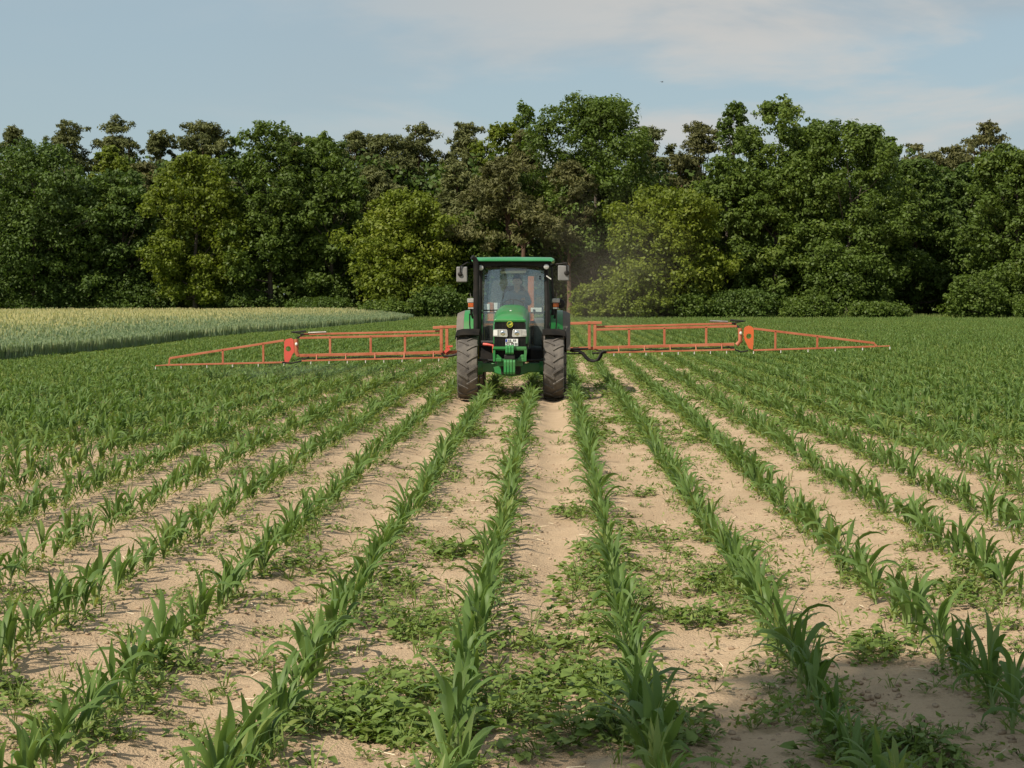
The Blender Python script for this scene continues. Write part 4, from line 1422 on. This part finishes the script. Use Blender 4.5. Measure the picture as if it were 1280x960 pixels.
skin_body('clothed_body', body, M_shirt, DR)
hd = MB()
prof = []
for j in range(13):
    t = math.pi * j / 12
    z = math.cos(t)
    w_ = math.sin(t) * (1 if z > -.2 else 1 - .3 * (-.2 - z))
    ring = []
    for k in range(16):
        a = 2 * math.pi * k / 16
        x, y = math.cos(a) * w_ * .078, math.sin(a) * w_ * .098
        if abs(a - 1.5 * math.pi) < .25 and -.35 < z < .1: y -= .022 * (1 - abs(z + .15) / .3)       # nose
        if abs(a - 1.5 * math.pi) < .7 and abs(a - 1.5 * math.pi) > .2 and .0 < z < .2: y += .01        # eye sockets
        if z < -.6 and math.sin(a) < -.5: y -= .008                                                    # chin
        ring.append((x, 2.14 + y, 2.10 + z * .122))
    prof.append(ring)
hd.loft(prof[1:-1])
hd.tube([(0, 2.19, 1.9), (0, 2.16, 2.03)], [.058, .052], 10)
for sx in (-1, 1):
    hd.ball((sx * .079, 2.15, 2.09), .012, .024, .034, 8, 6)
head = hd.build('head', M_skin, DR, smooth=True)
ey = MB()
for sx in (-1, 1):
    ey.ball((sx * .03, 2.052, 2.112), .011, .007, .007, 8, 6)
ey.bar((-.024, 2.047, 2.035), (.024, 2.047, 2.035), .008, .006)
ey.build('facial_features', M_hair, head)
hr = MB()
rings = []
for j in range(7):
    t = math.pi * .5 * j / 6
    rings.append([(math.cos(a) * math.cos(t) * .088, 2.152 + math.sin(a) * math.cos(t) * .104, 2.125 + math.sin(t) * .112 + (.03 if (math.sin(a) < -.3 and j == 0) else (-.03 if j == 0 else 0))) for a in [2 * math.pi * k / 16 for k in range(16)]])
rings[-1] = [(x * .2, 2.152 + (y - 2.152) * .2, z) for x, y, z in rings[-2]]
hr.loft(rings)
hr.build('hair', M_hair, head, smooth=True)
for sx, w_ in ((-1, (-.165, 1.80, 1.705)), (1, (.125, 1.80, 1.775))):
    c = Vector(w_)
    ch = [[(tuple(c + Vector((0, .02, 0))), .03), (tuple(c + Vector((0, -.03, .005))), (.036, .018)), (tuple(c + Vector((0, -.065, .008))), (.038, .016))]]
    for f, ln in ((-.028, .034), (-.009, .042), (.01, .04), (.028, .032)):
        p0 = c + Vector((f, -.075, .008))
        ch.append([(2, 0), (tuple(p0 + Vector((0, -.012, 0))), .0095), (tuple(p0 + Vector((0, -.02 - ln * .3, -.014))), .009), (tuple(p0 + Vector((0, -.012 - ln * .1, -.036))), .008)])
    ch.append([(1, 0), (tuple(c + Vector((-sx * .04, -.05, -.006))), .011), (tuple(c + Vector((-sx * .046, -.075, -.02))), .009)])
    skin_body('hand', ch, M_skin, DR, 1)

# ------------------------------------------------------------------ sprayer behind the tractor
SP = empty('field_sprayer', (-.735, 36.0, 0))
tag(SP, 'red mounted field sprayer with long lattice arms spread behind the tractor', 'sprayer')
def sp(px, py):
    """world x, z on the plane of the arms (36 m off), turned into the sprayer's own space"""
    return ((px - 691) / 61.11 + .735, 1.75 - (py - 375) / 61.11)
def B(mb, a, b, w=.05, h=.05, y=0.0):
    mb.bar((a[0], y, a[1]), (b[0], y, b[1]), w, h)
# centre frame, mast and tank
c = MB()
for px in (551.5, 558.5):
    B(c, sp(px, 407), sp(px, 444), .06, .05)
for px in (736.5, 743.5):
    B(c, sp(px, 401.5), sp(px, 436), .06, .05)
B(c, sp(541, 409.5), sp(600, 406.8), .06, .055, -.005)
B(c, sp(600, 406.8), sp(752, 403.2), .06, .055, -.005)
B(c, sp(538, 441), sp(600, 439.5), .07, .07, .065)
B(c, sp(600, 439.5), sp(747, 435), .07, .07, .065)
for px, a in ((620, 406), (664, 405)):
    B(c, sp(px, a), sp(px, 440), .06, .06, .075)
cfm = c.build('centre_frame', M_red, SP, bevel=.006)
m_ = MB()
m_.box(.24, .36, -1.05, -.93, .6, 2.22)
m_.box(-.56, -.44, -1.05, -.93, .6, 1.7)
m_.box(-.44, .52, -1.04, -.94, .62, .74)
m_.build('lift_mast', M_orangeplate, SP, bevel=.01)
tk = MB()
tk.loft([[(math.cos(a) * .62 * s, math.sin(a) * .38 * s - .5, z) for a in [2 * math.pi * k / 24 for k in range(24)]] for z, s in ((.5, .6), (.6, .95), (.85, 1.0), (1.1, 1.0), (1.22, .9), (1.27, .5))])
tk.build('tank', M_tank, SP, smooth=True)
lk = MB()
for sx in (-1, 1):
    lk.bar((sx * .4, -2.6, .6), (sx * .42, -1.0, .66), .05, .08)
lk.bar((0, -2.4, 1.0), (0, -1.0, 1.25), .05, .05)
lk.build('three_point_linkage', M_dark, SP)
mb = MB()
mb.bar((sp(558, 433)[0], -.06, sp(558, 433)[1]), (sp(566, 432.5)[0], -.06, sp(566, 432.5)[1]), .05, .035)
mb.bar((sp(556, 440)[0], -.06, sp(556, 440)[1]), (sp(562, 435)[0], -.06, sp(562, 435)[1]), .06, .06)
mb.build('locking_lever', M_redplate, SP)

def arm_inner(p, verts_px, top0, top1, top2, low0, low1, thd0, thd1):
    a = empty('inner_boom', (0, 0, 0), SP)
    mb = MB()
    B(mb, sp(*top0), sp(*top1), .045, .045)
    B(mb, sp(*low0), sp(*low1), .055, .06)
    for px in verts_px:
        f = (px - top0[0]) / (top1[0] - top0[0])
        g = (px - low0[0]) / (low1[0] - low0[0])
        B(mb, sp(px, top0[1] + f * (top1[1] - top0[1])), sp(px, low0[1] + g * (low1[1] - low0[1])), .045, .045)
    mb.build('lattice', M_red, a, bevel=.004)
    mb = MB()
    B(mb, sp(top0[0], top0[1] - top2), sp(top1[0], top1[1] - top2), .04, .04, .08)
    mb.build('fold_tube', M_red, a, bevel=.004)
    mb = MB()
    B(mb, sp(*thd0), sp(*thd1), .03, .03, -.09)
    mb.build('spray_line', M_red, a)
    mb = MB()
    for k in range(5):
        f = (k + .5) / 5
        x0, z0 = sp(thd0[0] + f * (thd1[0] - thd0[0]), thd0[1] + f * (thd1[1] - thd0[1]))
        mb.bar((x0, -.09, z0), (x0, -.03, z0 + .11), .02, .02)
    mb.build('line_bracket', M_red, a)
    for k in range(8):
        f = (k + .5) / 8
        x0, z0 = sp(thd0[0] + f * (thd1[0] - thd0[0]), thd0[1] + f * (thd1[1] - thd0[1]))
        nz = MB().tube([(x0, -.09, z0 - .018), (x0, -.09, z0 - .06)], [.011, .008], 8)
        nz.tube([(x0, -.09, z0 - .06), (x0, -.09, z0 - .075)], [.013, .011], 8)
        nz.build('nozzle', M_white, a)
    hs = MB()
    pts = []
    for k in range(19):
        f = k / 18
        x0, z0 = sp(low0[0] + f * (low1[0] - low0[0]), low0[1] + f * (low1[1] - low0[1]))
        pts.append((x0, -.05, z0 - .055 - .02 * math.sin(f * 17) ** 2))
    hs.tube(pts, .013, 6)
    hs.build('liquid_hose', M_black, a, smooth=True)
    return a
arm_inner(-1, (506, 463, 412), (551, 418.5), (374, 422.5), 4.5, (551, 440.5), (371, 444.5), (560, 446.5), (377, 450.8))
arm_inner(1, (786, 830, 882), (744, 412), (920, 407.5), 3.5, (745, 434.5), (917, 430), (757, 440.3), (917, 436.5))

def arm_outer(hx, plate, hole, cyl, tip, top, bot, vpx, endpost, m):
    a = empty('outer_boom', (0, 0, 0), SP)
    mb = MB()
    B(mb, sp(*top[0]), sp(*top[1]), .04, .045)
    B(mb, sp(*bot[0]), sp(*bot[1]), .035, .035)
    B(mb, sp(*bot[1]), sp(*tip), .022, .022)
    for px in vpx:
        f = (px - top[0][0]) / (top[1][0] - top[0][0])
        g = (px - bot[0][0]) / (bot[1][0] - bot[0][0])
        B(mb, sp(px, top[0][1] + f * (top[1][1] - top[0][1])), sp(px, bot[0][1] + g * (bot[1][1] - bot[0][1])), .04, .04)
    B(mb, sp(*endpost[0]), sp(*endpost[1]), .035, .035)
    mb.build('lattice', M_red, a, bevel=.004)
    # hinge plate with a round hole
    pl = MB()
    outl = [Vector((sp(*p)[0], sp(*p)[1])) for p in plate]
    hc = Vector(sp(*hole))
    hr_ = .055
    n = 24
    cen = []
    for k in range(n):
        t = 2 * math.pi * k / n
        d = Vector((math.cos(t), math.sin(t)))
        best = None
        for i in range(len(outl)):
            p, q = outl[i], outl[(i + 1) % len(outl)]
            e = q - p
            den = d.x * e.y - d.y * e.x
            if abs(den) < 1e-9: continue
            w = p - hc
            s1 = (w.x * e.y - w.y * e.x) / den
            u = (w.x * d.y - w.y * d.x) / den
            if s1 > 0 and -1e-6 <= u <= 1 + 1e-6 and (best is None or s1 < best): best = s1
        cen.append((hc + d * hr_, hc + d * best))
    vs, fs2 = [], []
    for y in (-.02, .02):
        for i_, o_ in cen:
            vs += [(i_.x, y, i_.y), (o_.x, y, o_.y)]
    for k in range(n):
        k2 = (k + 1) % n
        a0, a1, b0, b1 = 2 * k, 2 * k + 1, 2 * k2, 2 * k2 + 1
        o2 = 2 * n
        fs2 += [(a0, a1, b1, b0), (o2 + a0, o2 + b0, o2 + b1, o2 + a1), (a1, o2 + a1, o2 + b1, b1), (a0, b0, o2 + b0, o2 + a0)]
    pl.add(vs, fs2)
    pl.build('hinge_plate', m, a)
    hb = MB()
    x0, z0 = sp(*cyl[0]); x1, z1 = sp(*cyl[1]); x2, z2 = sp(*cyl[2])
    hb.tube([(x0, 0, z0), (x1, 0, z1), (x2, 0, z2)], .045, 10)
    hb.build('hinge_post', M_red, a, smooth=True)
    MB().ball((x0 + .01, -.06, z0 - .1), .028, .022, .035, 10, 8).build('hinge_cap', M_white, a, smooth=True)
    mb = MB()
    mb.tube([(x0 - hx * .02, 0, z0 + .02), (x0 - hx * .16, .0, z0 + .10), (x0 + hx * .1, 0, z0 + .14), (x0 + hx * -.2, 0, z0 + .16)], .025, 6)
    mb.build('fold_linkage', M_dark, a, smooth=True)
    mb = MB()
    mb.tube([(x0 - hx * .25, -.03, z0 + .13), (x0 - hx * .62, -.03, z0 + .145)], .022, 8)
    mb.build('fold_cylinder', M_steel, a, smooth=True)
    hs = MB()
    h0, h1, h2, h3 = cyl[3:]
    hs.tube([(sp(*p)[0], -.06, sp(*p)[1]) for p in (h0, h1, h2, h3)], .016, 6)
    hs.build('liquid_hose', M_black, a, smooth=True)
    for k in range(6):
        f = k / 5
        x3, z3 = sp(bot[0][0] + f * (tip[0] - bot[0][0]), bot[0][1] + f * (tip[1] - bot[0][1]))
        nz = MB().tube([(x3, -.01, z3 - .018), (x3, -.01, z3 - .055)], [.011, .008], 8)
        nz.tube([(x3, -.01, z3 - .055), (x3, -.01, z3 - .07)], [.013, .011], 8)
        nz.build('nozzle', M_white, a)
    return a
arm_outer(-1, [(354.5, 424.5), (366, 422), (367, 440), (364.5, 443), (360.5, 453), (354, 453)], (359.5, 436),
          [(369.5, 424), (369.5, 440), (372, 445), (386, 446), (374, 452), (364, 454), (352, 453)],
          (192, 457.5), [(354, 425.5), (210, 448)], [(354, 453), (206, 456.5)], (328, 277), [(210, 448), (209, 456)], M_redplate)
arm_outer(1, [(929, 410), (931, 408), (935, 406.8), (938, 407.5), (941, 410.5), (940.5, 437), (936, 437), (930, 425), (928.5, 420)], (935, 420),
          [(924, 410), (924.5, 426), (920, 431), (908, 432.5), (916, 436), (925, 439.5), (934, 438)],
          (1110, 432), [(941, 410.5), (1091, 428.5)], [(941, 437.5), (1092, 432.6)], (968, 1020), [(1089, 428), (1094, 432.5)], M_orangeplate)
# black feed pipes and the hanging hose loop right of the tractor
mb = MB()
mb.tube([(.5, -.3, sp(0, 437)[1]), (sp(735, 436)[0], -.12, sp(0, 435.5)[1])], .022, 8)
mb.tube([(.5, -.3, sp(0, 442)[1]), (sp(727, 441.7)[0], -.12, sp(0, 441.7)[1])], .014, 8)
mb.tube([(sp(740, 441)[0], -.12, sp(0, 441)[1]), (sp(757, 440.5)[0], -.1, sp(0, 440.5)[1])], .018, 8)
mb.build('feed_pipe', M_black, SP)
for dx, dr in ((0, 0), (.035, .8)):
    mb = MB()
    P_ = [(712, 438 + dr), (722, 438.5), (727, 441), (731, 446), (735, 450 - dr), (741, 451.3 - dr), (746, 449.5), (749, 445), (750.5, 440.5), (755, 438)]
    mb.tube([(sp(*p)[0] + dx, -.16 + dx, sp(*p)[1]) for p in P_], .022, 8)
    mb.build('hanging_hose', M_black, SP, smooth=True)
# hose across the left of the centre
mb = MB()
mb.tube([(sp(552, 441)[0], -.1, sp(0, 441)[1]), (sp(555, 445)[0], -.1, sp(0, 445)[1]), (sp(564, 444.5)[0], -.1, sp(0, 444.5)[1]), (sp(578, 441)[0], -.2, sp(0, 441)[1])], .025, 8)
mb.build('left_feed_hose', M_black, SP, smooth=True)

# ------------------------------------------------------------------ bird high over the wood
bd = MB()
bd.loft([[(-.13, math.cos(t) * .01, math.sin(t) * .01) for t in (0, 1.57, 3.14, 4.71)], [(-.04, math.cos(t) * .035, math.sin(t) * .035) for t in (0, 1.57, 3.14, 4.71)], [(.05, math.cos(t) * .03, math.sin(t) * .03) for t in (0, 1.57, 3.14, 4.71)], [(.12, math.cos(t) * .008, math.sin(t) * .008) for t in (0, 1.57, 3.14, 4.71)]])
for sy in (-1, 1):
    bd.loft([[(-.03, sy * .02, .01), (.04, sy * .02, .01), (.04, sy * .02, .02), (-.03, sy * .02, .02)], [(-.05, sy * .13, .05), (.01, sy * .13, .05), (.01, sy * .13, .056), (-.05, sy * .13, .056)], [(-.1, sy * .24, .03), (-.085, sy * .24, .03), (-.085, sy * .24, .034), (-.1, sy * .24, .034)]])
bo = bd.build('bird', M_bird)
bo.location = (at_px(826, 150), 150, 20.15)
bo.rotation_euler.z = .6
tag(bo, 'tiny dark bird flying in the pale sky right of the tallest oak', 'bird')

# ------------------------------------------------------------------ dust raised behind the tractor, and the spray under the arms
def blob(name, c, rx, ry, rz, m, label):
    o = MB().ball((0, 0, 0), 1, 1, 1, 24, 14).build(name, m, None, smooth=True)
    o.location = c
    o.scale = (rx, ry, rz)
    tag(o, kind='stuff')
    o['label'] = label
    return o
blob('dust_cloud', (2.2, 80, 2.6), 3.8, 40, 4.4, volmat('dust', (.86, .74, .55), .005), 'thin brown dust hanging behind the tractor')
blob('spray_mist', (-5.3, 36.2, .28), 3.0, .9, .3, volmat('spray', (.9, .95, .97), .12), 'fine spray drifting under the left arm')
